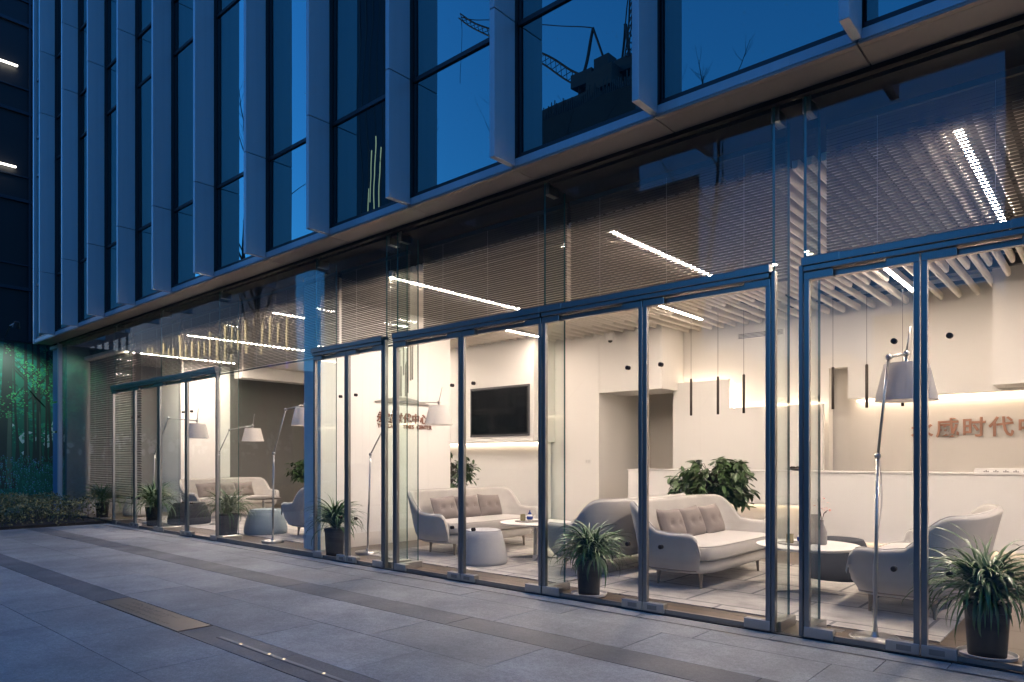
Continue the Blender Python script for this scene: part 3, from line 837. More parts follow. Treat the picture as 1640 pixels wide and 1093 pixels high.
# floor lamps
def lamp(base, j1, j2, j3, label, shade_r=.215, shade_h=.27, drop=.05, tailtop=.22):
    t = thing('floor_lamp', label, 'floor lamp', base, 0, 'articulated floor lamps')
    bx, by, bz = base; loc = lambda p: (p[0]-bx, p[1]-by, p[2]-bz)
    J1, J2, J3 = map(loc, (j1, j2, j3))
    bs = ob('base', MB().lathe([(.165,0),(.168,.004),(.168,.028),(.163,.033),(.03,.035),(.022,.05),(.016,.07)], 48), M['steel2'], t, 35, rel=True)
    rg = MB()
    for k in range(6):
        r = .06+.017*k
        rg.lathe([(r,.0335),(r+.004,.0375),(r+.008,.0335)], 48)
    ob('ring', rg, M['steel2'], bs, True, rel=True)
    ob('pole', MB().tube([(0,0,.03),(J1[0]*.5,J1[1]*.5,J1[2]*.5),J1], [.014,.013,.012], 12), M['steel2'], t, True, rel=True)
    ob('arm', MB().tube([J1, J2], .010, 10), M['steel2'], t, True, rel=True)
    ob('arm', MB().tube([J2, J3], .009, 10), M['steel2'], t, True, rel=True)
    for J in (J1, J2, J3):
        ob('joint', MB().sq(J, (.024,.024,.024), 1, 1, 12, 8), M['steel2'], t, True, rel=True)
    d = Vector((J3[0]-J2[0], J3[1]-J2[1], 0)); d = d.normalized() if d.length > 1e-3 else Vector((1,0,0))
    ob('handle', MB().tube([J3, (J3[0]+d.x*.05, J3[1]+d.y*.05, J3[2]+tailtop)], .007, 8), M['steel2'], t, True, rel=True)
    ob('socket', MB().tube([J3, (J3[0],J3[1],J3[2]-drop-.06)], .012, 10), M['steel2'], t, True, rel=True)
    z1 = J3[2]-drop; z0 = z1-shade_h
    mb = MB(); n = 48; X, Y = Vector((1,0,0)), Vector((0,1,0)); c = Vector((J3[0],J3[1],0))
    rs = []
    for r, z in ((shade_r*.70,z1),(shade_r,z0),(shade_r-.004,z0),(shade_r*.70-.004,z1-.002)):
        rs.append(mb.ring(c+Vector((0,0,z)), X, Y, r, r, n))
    for a, b in zip(rs, rs[1:]+rs[:1]): mb.bridge(a, b)
    sh = ob('lamp_shade', mb, M['shade'], t, 40, rel=True, fix=True)
    sp = MB()
    for k in range(3):
        a = k*2.094; sp.tube([(c.x,c.y,z1-.01),(c.x+math.cos(a)*(shade_r*.69), c.y+math.sin(a)*(shade_r*.69), z1-.008)], .003, 5)
    ob('spider', sp, M['steel2'], sh, rel=True)
    cd = MB(); pts = []
    for k in range(14):
        u = k/13; pts.append((J1[0]*(1-u)+.025*math.sin(u*7)+.01, J1[1]*(1-u)-.012, J1[2]*(1-u)+.01+u*.03))
    ob('cord', cd.tube(pts, .0028, 5), M['saucer'], t, True, rel=True)
lamp((-1.32,.22,0), (-1.30,.22,1.32), (-1.24,.26,2.02), (-1.17,.46,2.06), 'steel floor lamp with grey shade in front of the right sign', .205, .27, .07, .20)
lamp((-7.77,.66,0), (-7.73,.68,1.36), (-7.52,.98,2.09), (-7.30,1.55,2.10), 'steel floor lamp before the white sign wall, shade over the sofa', .20, .27)
lamp((-9.91,.47,0), (-9.88,.47,1.38), (-9.70,.57,2.06), (-9.45,.74,2.13), 'steel floor lamp left of the white sign wall, half hidden shade', .20, .27)
lamp((-13.37,1.29,0), (-13.35,1.29,1.42), (-13.0,1.33,1.86), (-12.3,1.43,1.92), 'steel floor lamp over the rug of the left lounge, pale shade', .20, .24)
lamp((-14.7,.55,0), (-14.45,.52,1.40), (-13.44,.36,2.06), (-12.25,.36,1.97), 'steel floor lamp among the far left plants, shade before the lit wall', .195, .26)

# potted plants with strap leaves
def strap_plant(loc, seed, label, hpot=.36, rpot=.155, n=150, L=(.35,.62), saucer=True):
    r = random.Random(seed)
    t = thing('potted_plant', label, 'plant', loc, 0, 'strap leaf plants in dark pots')
    z0 = .0
    if saucer:
        ob('saucer', MB().lathe([(.13,0),(.165,.01),(.172,.032),(.166,.034),(.155,.014)], 36), M['saucer'], t, 40, rel=True); z0 = .014
    ob('pot', MB().lathe([(rpot*.82,z0),(rpot*.84,z0+.01),(rpot*.97,z0+hpot-.05),(rpot*1.02,z0+hpot-.045),(rpot*1.03,z0+hpot),(rpot*.97,z0+hpot),(rpot*.93,z0+hpot-.04)], 32), M['pot'], t, 35, rel=True)
    ob('soil', MB().lathe([(rpot*.9,z0+hpot-.045),(rpot*.88,z0+hpot-.03)], 24), M['soil'], t, rel=True)
    mb = MB(); zt = z0+hpot-.03
    st = MB()
    stems = [(r.uniform(-.05,.05), r.uniform(-.05,.05), r.uniform(.0,.15)) for _ in range(6)]
    for sx, sy, sz in stems: st.tube([(sx*.7,sy*.7,zt-.02),(sx,sy,zt+sz)], [.014,.009], 6)
    ob('stem', st, M['bark'], t, rel=True)
    for k in range(n):
        sx, sy, sz = r.choice(stems)
        a = r.uniform(0, 2*math.pi); ln = r.uniform(*L); w = r.uniform(.0085,.0145)
        e0 = R(min(85, 15 + 70*r.random()**.7)); turn = R(r.uniform(85, 165)) * (1.1 - .45*math.sin(e0)*r.random())
        p = Vector((sx, sy, zt + sz*r.uniform(.3,1.1)))
        yaw = r.uniform(-.35,.35)
        S = 9; prev = None; tw = r.uniform(-.7,.7)
        for i in range(S+1):
            u = i/S; ww = w*(.55+.9*u if u < .35 else .9*(1-((u-.35)/.65)**2.2)+.02)
            el = e0 - turn*(u**1.35); az = a + yaw*u
            d = Vector((math.cos(az)*math.cos(el), math.sin(az)*math.cos(el), math.sin(el)))
            side = Vector((-math.sin(az), math.cos(az), 0))
            nrm = d.cross(side).normalized()
            sd = (side*math.cos(tw*u) + nrm*math.sin(tw*u))
            b = len(mb.v); fold = nrm*(ww*.4)
            mb.v += [tuple(p+sd*ww), tuple(p+fold), tuple(p-sd*ww)]
            if prev is not None:
                mb.face((prev, prev+1, b+1, b)); mb.face((prev+1, prev+2, b+2, b+1))
            prev = b
            p = p + d*(ln/S)
    f = ob('foliage', mb, M['leaf'], t, True, rel=True); f['kind'] = 'stuff'
    return t
strap_plant((-.66,.27,0), 1, 'largest strap leaf plant in a dark pot at the right edge', .34, .13, 330, (.34,.58))
strap_plant((-3.80,.24,0), 2, 'strap leaf plant in a dark pot on a white saucer before the middle sofas', .33, .12, 290, (.30,.52))
strap_plant((-7.93,.24,0), 3, 'strap leaf plant in a dark pot in front of the blue lit sign wall end', .37, .135, 230, (.36,.60), False)
strap_plant((-11.25,.42,0), 4, 'strap leaf plant in a grey pot beside the pale blue pouf', .38, .17, 230, (.36,.62), False)
strap_plant((-14.2,.40,0), 5, 'dense strap leaf plant behind the far left doors', .36, .15, 300, (.42,.74), False)
strap_plant((-16.6,.28,0), 6, 'small strap leaf plant at the far left corner of the glass', .34, .13, 170, (.40,.64))

def ficus(loc, seed, label, hgt=1.5, spread=.62, zlow=.45, nb=46, lean=(0,0)):
    r = random.Random(seed)
    t = thing('ficus_plant', label, 'plant', loc, 0, 'leafy green indoor trees')
    ob('pot', MB().lathe([(.15,0),(.16,.01),(.20,.34),(.185,.34),(.17,.30)], 28), M['greyfab'], t, 40, rel=True)
    ob('soil', MB().lathe([(.172,.29),(.168,.31)], 20), M['soil'], t, rel=True)
    tk = MB(); lf = MB(); top = Vector((lean[0]*.4, lean[1]*.4, hgt*.82))
    trunk = [Vector((0,0,.28)), Vector((.02,.01,hgt*.4)), Vector((lean[0]*.2,lean[1]*.2,hgt*.6)), top]
    tk.tube(trunk, [.022,.018,.014,.008], 8)
    for k in range(nb):
        u = r.uniform(.25, 1); i = min(2, int(u*3)); q = u*3-i
        p = trunk[i].lerp(trunk[i+1], min(1, q))
        a = r.uniform(0, 6.283); rr = spread*(math.sqrt(r.random())*.8+.2)*(1.0-.35*abs(u-.55))
        tip = Vector((math.cos(a)*rr + lean[0]*u, math.sin(a)*rr + lean[1]*u, zlow + (hgt-zlow)*min(1, u*.75 + r.random()*.3)))
        mid = p.lerp(tip, .55) + Vector((0,0,.10))
        tk.tube([tuple(p), tuple(mid), tuple(tip)], [.007,.004,.002], 5)
        for m_ in range(r.randint(9,14)):
            uu = r.uniform(.45, 1.05); c = (mid.lerp(tip, (uu-.5)*2) if uu > .5 else p.lerp(mid, uu*2)) + Vector((r.uniform(-.05,.05), r.uniform(-.05,.05), r.uniform(-.05,.05)))
            aa = a + r.uniform(-1.6,1.6); L = r.uniform(.11,.18); w = L*r.uniform(.17,.23)
            d = Vector((math.cos(aa), math.sin(aa), r.uniform(-1.3,.15))).normalized()
            s = d.cross(Vector((r.uniform(-.4,.4), r.uniform(-.4,.4), 1))).normalized(); nn = s.cross(d).normalized()
            b = len(lf.v)
            A = [c, c+d*L*.3+s*w-nn*.0, c+d*L*.3+nn*(-w*.35), c+d*L*.3-s*w, c+d*L*.68+s*w*.85-nn*L*.04, c+d*L*.68-nn*(w*.3+L*.05), c+d*L*.68-s*w*.85-nn*L*.04, c+d*L-nn*L*.13]
            lf.v += [tuple(x_) for x_ in A]
            for q_ in ((0,1,2),(0,2,3),(1,4,5,2),(2,5,6,3),(4,7,5),(5,7,6)): lf.face([b+i_ for i_ in q_])
    ob('trunk', tk, M['bark'], t, True, rel=True)
    f = ob('crown', lf, M['leaf2'], t, True, rel=True); f['kind'] = 'stuff'
ficus((-4.40,4.05,0), 11, 'bushy green indoor tree between the middle sofa and the counter', 1.30, .58, .42, 95, (.12,-.05))
ficus((-9.75,4.15,0), 12, 'leafy indoor tree half hidden behind the white sign wall edge', 1.42, .5, .5, 50)
ficus((-15.9,4.9,0), 13, 'leafy indoor tree behind the far left lounge sofa', 1.32, .5, .5, 50)

# ================================================================== RECEPTION AND WALL FITTINGS
rc = thing('reception_counter', 'long white reception counter with glowing light line at its foot', 'counter', (-3,5.2,0))
pbox('front_panel', -6.31, -3.42, 5.0, 5.04, .62, 1.10, M['wall'], rc, .002)
pbox('front_panel', -3.415, 4.15, 5.0, 5.04, .17, 1.10, M['wall'], rc, .002)
pbox('counter_top', -6.33, 4.18, 4.985, 5.60, 1.102, 1.125, M['tabletop'], rc, .002)
pbox('end_panel', -6.31, -6.27, 5.05, 5.58, .0, 1.10, M['wall'], rc)
pbox('plinth', -6.26, 4.15, 5.12, 5.16, 0, 1.098, M['wall2'], rc)
pbox('led_strip', -6.2, -3.45, 5.06, 5.10, .64, .655, M['cove'], rc)
pbox('led_strip', -3.40, 4.1, 5.06, 5.10, .19, .205, M['cove'], rc)
dish = thing('fruit_dish', 'low dark leaf shaped dish on the reception counter', 'dish', (-3.55,5.15,1.126))
ob('bowl', MB().lathe([(.05,0),(.09,.01),(.16,.035),(.155,.037),(.08,.016)], 28), M['ceramic'], dish, 40, rel=True)
for k in range(5): ob('fruit', MB().sq((-.08+.04*k, .02*(-1)**k, .045), (.03,.026,.02), 1, 1, 10, 6), M['bronze'], dish, True, rel=True)
bx_ = thing('display_box', 'white box with small black leaf marks on the right of the counter', 'box', (-.95,5.15,1.126))
ob('carton', MB().cbox(-.42,.5,-.06,.06,0,.055,.003), M['tabletop'], bx_, rel=True)
pr = MB()
for k in range(7):
    x = -.30+.10*k
    for dx, dz in ((-.02,.012),(0,.022),(.02,.012)): pr.box(x+dx-.005, x+dx+.005, -.0615, -.0605, .012, .012+dz)
    pr.box(x-.028, x+.028, -.0615, -.0605, .010, .0125)
ob('print', pr, M['black'], bx_, rel=True)
# television
tv = thing('television', 'large dark wall television recessed over the glowing ledge', 'television', (-9.27,4.99,1.79))
pbox('bezel', -10.03, -8.51, 4.965, 4.998, 1.775, 2.70, M['black'], tv, .004)
pbox('screen', -10.01, -8.53, 4.958, 4.9645, 1.80, 2.68, M['tv'], tv)
fr = MB()
for b in ((-10.06,-10.035,4.98,4.999,1.74,2.73),(-8.505,-8.48,4.98,4.999,1.74,2.73),(-10.035,-8.505,4.98,4.999,2.705,2.73),(-10.035,-8.505,4.98,4.999,1.74,1.77)): fr.box(*b)
ob('frame', fr, M['duct'], tv)
# pendants
for x, w in ((-5.25,'leftmost'),(-4.79,'second from the left'),(-4.37,'third from the left'),(-3.07,'third from the right'),(-2.63,'second from the right'),(-2.19,'rightmost, behind the lamp shade')):
    t = thing('pendant_lamp', f'slim black tube pendant over the counter, {w} of six', 'pendant lamp', (x,5.2,2.0), group='black tube pendants')
    ob('tube', MB().lathe([(.019,0),(.02,.004),(.02,.585),(.012,.60)], 16), M['bronze'], t, 40, rel=True)
    ob('cord', MB().tube([(0,0,.6),(0,0,1.9)], .0028, 6), M['black'], t, rel=True)
    ob('ceiling_cup', MB().lathe([(.04,1.86),(.04,1.89)], 16), M['black'], t, rel=True)
# dome camera
cm = thing('security_camera', 'small white dome camera under the ceiling beside the bulkhead', 'camera', (-7.0,5.5,3.45))
ob('housing', MB().lathe([(.05,.0),(.075,.03),(.08,.07),(.08,.13)], 24), M['tabletop'], cm, 40, rel=True)
ob('lens', MB().sq((0,0,.0), (.045,.045,.04), 1, 1, 16, 8), M['tv'], cm, True, rel=True)
ob('stem', MB().tube([(0,0,.12),(0,0,.48)], .012, 8), M['tabletop'], cm, True, rel=True)
# copper characters behind the counter
sg = thing('wall_sign', 'copper Chinese characters standing off the wall behind the counter', 'sign', (-1.5,6.77,1.6))
CH = '永威时代中心'
for k, ch in enumerate(CH):
    me = text_mesh(ch, .30, .012, .0055, M['copper'])
    link('letter', me, sg, (-2.255+.327*k, 6.755, 1.645), (R(90),0,0))
# sign on the white wall: emblem, characters, English line
sg2 = thing('wall_sign', 'small copper characters and English line under a tower emblem on the white wall', 'sign', (-8.5,1.9,1.7))
Mrot = Matrix(((0,0,1),(1,0,0),(0,1,0))).to_euler()
for k, ch in enumerate(CH):
    link('letter', text_mesh(ch, .165, .008, .004, M['copperd']), sg2, (-8.488, 1.46+.172*k, 1.875), Mrot)
for k, w in enumerate(('YONGWEI', 'TIMES', 'CENTER')):
    link('letter', text_mesh(w, .088, .005, .002, M['copperd']), sg2, (-8.490, (1.60, 2.00, 2.33)[k], 1.775), Mrot)
def on_wall(u, v, t): return (-8.5+t, u, v)      # u along the wall, v up, t proud
arc = [(1.34,2.165)] + [(1.34+1.08*k/16, 2.175+.085*math.sin(math.pi*k/16)) for k in range(17)] + [(2.42,2.165)]
em = ob('emblem_base', MB().prism(arc, on_wall, .006, .03), M['chrome'], sg2, fix=True)
for u0, u1, z0, z1, pk in ((1.80,1.825,2.29,2.95,.05),(1.84,1.855,2.29,2.75,-.03),(1.89,1.90,2.62,3.25,0),(1.93,1.96,2.29,2.78,.06),(1.98,1.99,2.35,3.25,0),(2.03,2.045,2.55,3.25,.05),(2.07,2.085,2.57,3.25,-.05),(1.72,1.735,2.29,2.62,.06),(1.76,1.77,2.29,2.64,-.03)):
    ob('emblem_bar', MB().prism([(u0,z0),(u1,z0-.01),(u1,z1+pk),(u0,z1)], on_wall, .006, .028), M['chrome'], sg2, fix=True)

# ================================================================== LEFT END: hedge, hoarding, dark building
hr = random.Random(21)
hd = thing('hedge', 'low clipped dark hedge beside the left corner of the glass', 'hedge', (-17,-2.2,0))
ob('soil_bed', MB().box(-19.2,-15.38,-7.2,-.08,-.05,.05), M['soil'], hd)
lf = MB()
for k in range(15000):
    x, y = hr.uniform(-18.9,-15.25), hr.uniform(-6.8,-.15)
    top = .47 + .05*math.sin(x*3.1)*math.cos(y*2.3) + .05*math.sin(y*7.0+x*5)
    z = top*(1-hr.random()**2.2*.95)
    if x > -15.45: z *= .85
    c = Vector((x,y,z)); L = hr.uniform(.035,.07); w = L*.32
    d = Vector((hr.uniform(-1,1),hr.uniform(-1,1),hr.uniform(-.2,1))).normalized(); s = d.cross(Vector((hr.uniform(-1,1),hr.uniform(-1,1),hr.uniform(-1,1)))).normalized()*w
    lf.quad(c, c+d*L*.5+s, c+d*L, c+d*L*.5-s)
o = ob('foliage', lf, M['hedge'], hd); o['kind'] = 'stuff'
tw = MB()
for k in range(350):
    x, y = hr.uniform(-18.7,-15.4), hr.uniform(-6.6,-.2)
    tw.tube([(x,y,.04),(x+hr.uniform(-.08,.08),y+hr.uniform(-.08,.08),hr.uniform(.3,.45))], [.006,.003], 4, False)
o = ob('twigs', tw, M['bark'], hd); o['kind'] = 'stuff'

# hoarding with a printed wood: plane X = -20.5, print read along Y
ho = thing('hoarding', 'tall hoarding printed with a green bluebell wood at the left edge', 'hoarding', (-20.55,-4,0))
HX = -20.5
def ink(name, c, rough=.55): return mat('print_'+name, c, rough, 0, .18, 3.0)
INK = {'bg': ink('deep_green',(.010,.075,.05)), 'mid': ink('mid_green',(.02,.17,.085)), 'lite': ink('light_green',(.05,.27,.09)), 'teal': ink('teal',(.012,.13,.10)),
       'trunk': ink('trunk',(.018,.026,.022)), 'trunkl': ink('trunk_lit',(.05,.075,.055)), 'mist': ink('mist',(.30,.38,.38)), 'blue': ink('bluebell',(.10,.20,.38)), 'grass': ink('grass',(.02,.17,.12))}
HZ = 4.18
nb_ = 0
y = -8.4
while y < 1.3:
    pbox('board', HX-.05, HX, y+.003, min(y+1.2, 1.35)-.003, .03, HZ, INK['bg'], ho); y += 1.2
def dab(mb, y, z, ry, rz, t, n=7, r=hr):
    a0 = r.uniform(0,6)
    mb.poly([(HX+t, y+ry*math.cos(a0+6.283*k/n)*r.uniform(.6,1.1), z+rz*math.sin(a0+6.283*k/n)*r.uniform(.6,1.1)) for k in range(n)])
ms = MB()
for k in range(170): dab(ms, hr.uniform(-8.3,1.3), 1.75+hr.gauss(0,.17), hr.uniform(.03,.12), hr.uniform(.04,.14), .0015+.00001*k)
ob('print_mist', ms, INK['mist'], ho)['kind'] = 'stuff'
lay = [('teal',1600,1.9,4.15,.025,.10,.0035),('mid',3200,1.7,4.17,.014,.05,.0052),('lite',2600,2.3,4.17,.008,.03,.0100)]
def clump(y, z): return math.sin(y*4.1+1)*math.cos(z*3.7) + math.sin(y*9+z*6)*.6 + math.sin(z*13-y*5)*.3
for ik, n, z0, z1, r0, r1, t in lay:
    mb = MB(); c = 0
    while c < n:
        y, z = hr.uniform(-8.3,1.3), hr.uniform(z0, z1-.05)
        if clump(y, z) + hr.uniform(-.8,.8) < (.0 if ik != 'lite' else .5): continue
        dab(mb, y, z, hr.uniform(r0,r1), hr.uniform(r0,r1)*.7, t + .0000004*c, 5); c += 1
    ob('print_leaves', mb, INK[ik], ho)['kind'] = 'stuff'
tr = MB(); tl = MB(); k = 0
TR_ = [(-7.6,.20),(-6.9,.10),(-6.2,.24),(-5.3,.12),(-4.6,.28),(-3.9,.10),(-3.2,.15),(-2.4,.22),(-1.7,.10),(-1.2,.12),(-.60,.30),(-.33,.06),(-.14,.10),(.02,.05),(.12,.11),(.27,.05),(.38,.06),(.52,.04),(.64,.05),(.8,.07),(1.0,.1)]
for k, (y, w) in enumerate(TR_):
    ln = hr.uniform(-.10,.10); t = .0085+.00005*k; zb = 1.35-w*2.6
    tr.poly([(HX+t, y-w*.95, zb),(HX+t, y-w*.5, zb+.5),(HX+t, y-w*.42+ln*.5, 2.4),(HX+t, y-w*.3+ln, 4.17),(HX+t, y+w*.3+ln, 4.17),(HX+t, y+w*.42+ln*.5, 2.4),(HX+t, y+w*.5, zb+.5),(HX+t, y+w*.95, zb)])
    if w > .09: tl.poly([(HX+t+.0004, y+w*.1, zb+.1),(HX+t+.0004, y+w*.12+ln*.5, 2.5),(HX+t+.0004, y+w*.34+ln*.5, 2.4),(HX+t+.0004, y+w*.5, zb+.1)])
    for q in range(4):
        z = hr.uniform(2.5,3.7); s_ = hr.choice((-1,1)); L = hr.uniform(.15,.45); e = w*.12+.006
        tr.poly([(HX+t+.0003, y, z-e),(HX+t+.0003, y+s_*L*.55, z+L*.55-e*.5),(HX+t+.0003, y+s_*L, z+L*1.2),(HX+t+.0003, y+s_*L*.52, z+L*.6+e*.5),(HX+t+.0003, y, z+e)][::s_])
ob('print_trunks', tr, INK['trunk'], ho)['kind'] = 'stuff'; ob('print_bark_light', tl, INK['trunkl'], ho)['kind'] = 'stuff'
gr = MB(); bl = MB()
for k in range(4200):
    y, z = hr.uniform(-8.35,1.3), hr.uniform(.05,1.3); h_ = hr.uniform(.04,.12)
    gr.poly([(HX+.0105+.0000004*k, y-.008, z),(HX+.0105+.0000004*k, y+.008, z),(HX+.0105+.0000004*k, y+hr.uniform(-.03,.03), z+h_)])
    if k % 2 == 0: dab(bl, y, z+.08, .010, .016, .0125+.0000004*k, 5)
ob('print_grass', gr, INK['grass'], ho)['kind'] = 'stuff'; ob('print_bluebells', bl, INK['blue'], ho)['kind'] = 'stuff'
for y in (-6.9,-4.5,-2.1): pbox('post', HX-.16, HX-.055, y-.05, y+.05, 0, HZ-.05, M['darkmetal'], ho)
pbox('cap_rail', HX-.07, HX+.03, -8.4, 1.35, HZ+.002, HZ+.05, M['darkmetal'], ho)
# two spotlights on arms wash the print
for y, w in ((-4.6,'left'),(-.6,'right')):
    t = thing('spotlight', f'small spotlight on an arm lighting the printed hoarding, {w} one', 'spotlight', (HX,y,HZ+.05), group='hoarding spotlights')
    ob('arm', MB().tube([(0,0,0),(.5,0,.25),(1.1,0,.25)], .015, 6), M['darkmetal'], t, rel=True)
    ob('head', MB().tube([(1.1,0,.27),(1.02,0,.14)], [.05,.08], 12), M['darkmetal'], t, rel=True)
    la = bpy.data.lights.new('spotlight_beam', 'SPOT'); la.energy = 28; la.spot_size = R(110); la.spot_blend = .8; la.color = (.75,1,.85); la.shadow_soft_size = .06
    lo = bpy.data.objects.new('spotlight_beam', la); COL.objects.link(lo); lo.parent = t
    lo.location = (.98,0,.10); lo.rotation_euler = (0, R(22), 0)

# dark building beyond the hoarding
db = thing('dark_building', 'near black office block with bright light strips beyond the hoarding', 'building', (-34,8,0))
M['dkfac'] = mat('black_facade', (0.010,0.011,0.013), 0.5); M['dkline'] = mat('facade_line', (0.035,0.045,0.06), 0.4, .3)
M['office'] = emit('office_light', (1,.93,.80), .8)
ob('body', MB().box(-44,-30,.3,26,0,40), M['dkfac'], db)
for k in range(13):
    z = 3.2*k+1.0
    pbox('floor_band', -29.99, -29.93, .3, 26, z, z+.12, M['dkline'], db)
    pbox('floor_band', -29.99, -29.95, .3, 26, z+.9, z+.95, M['dkline'], db)
y = .6
i = 0
while y < 25:
    pbox('mullion', -29.985, -29.94, y-.03, y+.03, 0, 40, M['dkline'], db); y += 1.7; i += 1
for z, y0, y1 in ((15.4,.5,1.9),(11.75,.5,1.85),(19.2,.5,1.2)): pbox('light_strip', -29.9, -29.82, y0, y1, z, z+.045, M['office'], db)

# ================================================================== ACROSS THE STREET (seen mirrored in the glass)
M['scaf'] = mat('scaffold_net', (0.05,0.06,0.06), 0.9, 0, .4, .3)
M['conc'] = mat('dark_concrete', (0.07,0.07,0.07), 0.9, 0, .3, .5)
M['towerg'] = mat('tower_glass', (0.02,0.025,0.03), 0.25, 0, .2, .4)
M['crane'] = mat('crane_steel', (0.03,0.03,0.03), 0.6)
M['win'] = emit('warm_window', (1,.78,.42), 0.5); M['win2'] = emit('far_window', (1,.85,.6), 0.12); M['purple'] = emit('violet_led', (.35,.2,1), .5); M['work'] = emit('work_lamp', (1,.9,.75), 14)
ct = thing('tower_under_construction', 'netted tower under construction mirrored in the upper panes', 'building', (-76,-112,0))
ob('net', MB().prism([(-88,-100),(-64,-100),(-70,-112),(-90,-112)], lambda u,v,t: (u,v,t), 0, 66), M['scaf'], ct, fix=True)
ob('roof_form', MB().box(-86,-73,-111,-101,66,69).box(-76,-70,-110,-102,69,73), M['conc'], ct)
pk = MB()
for k in range(60):
    x = -88+24*k/59; pk.box(x-.06,x+.06,-100.2,-100.0,60,66+hr.uniform(.8,3.5))
for k in range(12): pk.box(-88,-64,-100.15,-100.05,3+5.4*k,3.2+5.4*k)
ob('scaffold', pk, M['crane'], ct)
for x, z in ((-80.5,64),(-79.6,64.3),(-70,49)): pbox('work_lamp', x-.2, x+.2, -100.6, -100.3, z, z+.4, M['work'], ct)
def lattice(mb, a, b, w0, w1, n=10, r=.12):
    a, b = Vector(a), Vector(b); d = (b-a).normalized(); s = d.cross(Vector((0,0,1)))
    s = s.normalized() if s.length > .1 else Vector((1,0,0)); u = s.cross(d).normalized(); R4 = []
    for k in range(n+1):
        c = a.lerp(b, k/n); w = w0+(w1-w0)*k/n; R4.append([c+s*w+u*w, c-s*w+u*w, c-s*w-u*w, c+s*w-u*w])
    for k in range(n):
        for q in range(4):
            mb.tube([R4[k][q], R4[k+1][q]], r, 4, False); mb.tube([R4[k][q], R4[k+1][(q+1)%4]], r*.6, 4, False)
def crane(base, tip, label, zc):
    t = thing('tower_crane', label, 'crane', base, group='cranes on the tower under construction')
    bx, by, bz = base; mb = MB(); lattice(mb, (bx,by,bz), (bx,by,zc), .9, .9, 6, .15); ob('mast', mb, M['crane'], t)
    d = Vector((tip[0]-bx, tip[1]-by, 0)).normalized()
    mb = MB().box(bx-2.2,bx+2.2,by-1.5,by+1.5,zc,zc+2.6); ob('cab', mb, M['crane'], t)
    mb = MB(); q = Vector((bx,by,zc)) - d*4.5; mb.box(q.x-1.8,q.x+1.8,q.y-1.4,q.y+1.4,zc,zc+3.8); ob('counterweight', mb, M['crane'], t)
    mb = MB(); pkk = Vector((bx,by,zc+10)) - d*2.0
    mb.tube([Vector((bx,by,zc+2))+d*1, pkk], .3, 5); mb.tube([Vector((bx,by,zc+2))-d*5, pkk], .25, 5); ob('a_frame', mb, M['crane'], t)
    mb = MB(); lattice(mb, Vector((bx,by,zc+2))+d*1.5, tip, .95, .45, 22, .13); ob('jib', mb, M['crane'], t)
    mb = MB(); mb.tube([pkk, tip], .1, 4); mb.tube([tip, Vector(tip)-Vector((0,0,14))], .08, 4); ob('cable', mb, M['crane'], t)
crane((-78.8,-106,66), (-111,-106,100), 'tower crane with long jib reaching left, mirrored in the glass', 73)
crane((-69,-106,66), (-62,-100,96), 'tower crane with steep jib, mirrored at the right of the tower', 72)
tt = thing('dark_tower', 'very tall dark glass tower with rounded side mirrored in the upper panes', 'building', (-165,-150,0))
TCX, TCY, TR = -176.0, -133.0, 17.0
ob('body', MB().lathe([(TR,0),(TR,120),(TR*.985,140),(TR*.93,160),(TR*.8,172)], 48, (TCX,TCY,0)), M['towerg'], tt, 50)
for k in range(26):
    a_ = R(-20+7*k); px, py = TCX+(TR+.05)*math.cos(a_), TCY+(TR+.05)*math.sin(a_)
    pbox('rib', px-.12, px+.12, py-.12, py+.12, 0, 136, M['crane'], tt)
for da, z0, z1 in ((38,70,93),(43,74,96),(47,76,92),(49,66,80),(15,120,150),(20,130,152)):
    a_ = R(da); px, py = TCX+(TR+.2)*math.cos(a_), TCY+(TR+.2)*math.sin(a_)
    pbox('light_strip', px-.1, px+.1, py-.1, py+.1, z0, z1, M['win2'], tt)
lb = thing('opposite_block', 'dark low block across the street mirrored behind the blinds', 'building', (-52,-68,0))
ob('body', MB().prism([(-78,-60),(-32,-60),(-41,-76),(-86,-76)], lambda u,v,t: (u,v,t), 0, 30).prism([(-76,-61),(-46,-61),(-54,-75),(-82,-75)], lambda u,v,t: (u,v,t), 30, 35), M['conc'], lb, fix=True)
for k in range(9):
    for j in range(7):
        pbox('window', -76+4.9*k, -73+4.9*k, -60.05, -59.95, 3+3.9*j, 5.2+3.9*j, M['towerg'], lb)
rb_ = thing('near_block', 'dark building behind the viewer mirrored at the right edge', 'building', (8,-32,0))
ob('body', MB().box(-3.2,24,-40,-26,0,17), M['conc'], rb_)
for k in range(5):
    for j in range(4): pbox('window', -2+4.8*k, 1+4.8*k, -26.02, -25.95, 2.5+3.6*j, 4.6+3.6*j, M['towerg'], rb_)
for x0, x1, y0, z, w in ((-30,-14,-46,8.5,'with a flat roof left of the others'),(-12,6,-44,10.5,'in the middle'),(8,30,-48,9.0,'on the right')):  # low blocks added to keep the bright horizon out of the glass
    t = thing('horizon_blocker', f'low dark block added to hide the sky, {w}', 'building', ((x0+x1)/2, y0-6, 0), group='low blocks added to hide the horizon')
    ob('body', MB().box(x0,x1,y0-12,y0,0,z).box(x0+2,x0+6,y0-8,y0-3,z,z+1.8), M['conc'], t)
    xx = x0+1.0
    while xx < x1-2.5:
        for j in range(int((z-1)/3)): pbox('window', xx, xx+1.8, y0-.05, y0+.04, 1.2+3*j, 2.9+3*j, M['towerg'], t)
        xx += 3.0
fb = thing('sky_blocker', 'plain dark slab block added at the left to hide mirrored sky', 'building', (-170,-52,0))  # added block, covers the bright sky mirrored in the left glass
ob('body', MB().box(-215,-131,-62,-44,0,31).box(-180,-172,-58,-48,31,34), M['conc'], fb)
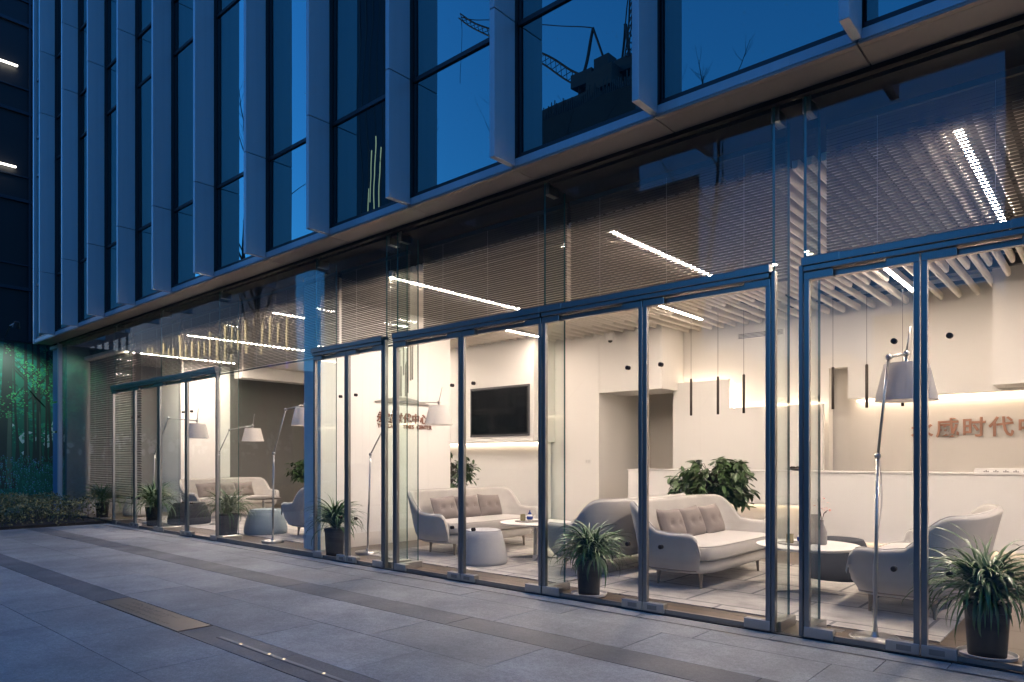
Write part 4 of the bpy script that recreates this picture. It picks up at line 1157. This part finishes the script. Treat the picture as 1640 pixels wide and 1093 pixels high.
for k in range(20):
    for j in range(6): pbox('window', -213+4.1*k, -210.4+4.1*k, -44.02, -43.95, 2.5+4.6*j, 5.2+4.6*j, M['towerg'], fb)
wb = thing('lit_building', 'building outlined with warm and violet light strips mirrored at the left', 'building', (-92,-48,0))
ob('body', MB().prism([(-130,-42),(-77,-42),(-106,-60),(-130,-60)], lambda u,v,t: (u,v,t), 0, 25), M['towerg'], wb, fix=True)
for k in range(25):
    x = -128+2.05*k
    pbox('light_strip', x-.08, x+.08, -41.95, -41.8, 15.5+hr.uniform(-1,1), 19.5+hr.uniform(-1,1), M['win'], wb)
    if k % 2 == 0 and k > 8: pbox('light_strip', x-.05, x+.05, -41.95, -41.8, 5, 13.5, M['purple'], wb)
    if k % 3 == 0:
        for j in range(5): pbox('light_strip', x-.9, x+.9, -41.95, -41.8, 4.5+2*j, 4.65+2*j, M['win'], wb)
# bare street trees
def bare_tree(loc, hgt, seed, label):
    r = random.Random(seed); t = thing('bare_tree', label, 'tree', loc, group='bare street trees')
    tk = MB(); br = MB()
    def grow(p, d, L, rad, lev, mb):
        pts = [p]; q = p; S = 4
        for k in range(S):
            d = (d + Vector((r.uniform(-.12,.12), r.uniform(-.12,.12), r.uniform(0,.08)))).normalized()
            q = q + d*(L/S); pts.append(q)
        mb.tube(pts, [rad*(1-.75*k/S) for k in range(S+1)], 6 if lev == 0 else 4, False)
        if lev >= 3: return
        for k in range((16, 7, 4)[lev]):
            u = r.uniform(.25,1) if lev == 0 else r.uniform(.2,1)
            i = min(S-1, int(u*S)); c = pts[i].lerp(pts[i+1], u*S-i)
            a = r.uniform(0,6.283); out = Vector((math.cos(a), math.sin(a), r.uniform(.4,1.3))).normalized()
            grow(c, (d*.4+out).normalized(), L*r.uniform(.22,.42)*(1.15-u*.5), rad*.38*(1.1-.6*u), lev+1, br)
    grow(Vector((0,0,-.05)), Vector((0,0,1)), hgt, hgt*.011, 0, tk)
    ob('trunk', tk, M['bark'], t, True, rel=True); ob('branches', br, M['bark'], t, rel=True)
bare_tree((-25.6,-8.2,0), 15.0, 31, 'tall bare tree mirrored in the left window panes')
bare_tree((-16.5,-9.5,0), 10.5, 32, 'bare tree with spreading twigs mirrored left of the sign wall')
bare_tree((-12.0,-10.5,0), 10.0, 33, 'bare tree mirrored in the pane above the sign wall')
bare_tree((-9.0,-13.0,0), 10.5, 34, 'bare tree mirrored behind the middle blind')

# small fittings
fo = thing('floor_outlet', 'small square metal floor outlet beside the rug by the right lamp', 'outlet', (-1.62,.36,0))
pbox('lid', -1.67, -1.57, .31, .41, .0005, .005, M['steel2'], fo, .002)
wv = thing('wall_vent', 'long white slot vent high on the wall above the counter', 'vent', (-4.6,6.44,3.3))
pbox('frame', -5.0, -4.2, 6.436, 6.4515, 3.36, 3.46, M['tabletop'], wv, .002)
for k in range(4): pbox('blade', -4.98, -4.22, 6.430, 6.4355, 3.372+.022*k, 3.382+.022*k, M['duct'], wv)
for X, Y, w in ((-7.6,5.665,'on the pier beside the passage'),):
    sw = thing('light_switch', 'small white double switch ' + w, 'switch', (X,Y,1.25))
    pbox('plate', X-.06, X+.06, Y-.012, Y-.001, 1.21, 1.29, M['tabletop'], sw, .002)
    for dx in (-.028,.028): pbox('rocker', X+dx-.02, X+dx+.02, Y-.016, Y-.0125, 1.225, 1.275, M['saucer'], sw)
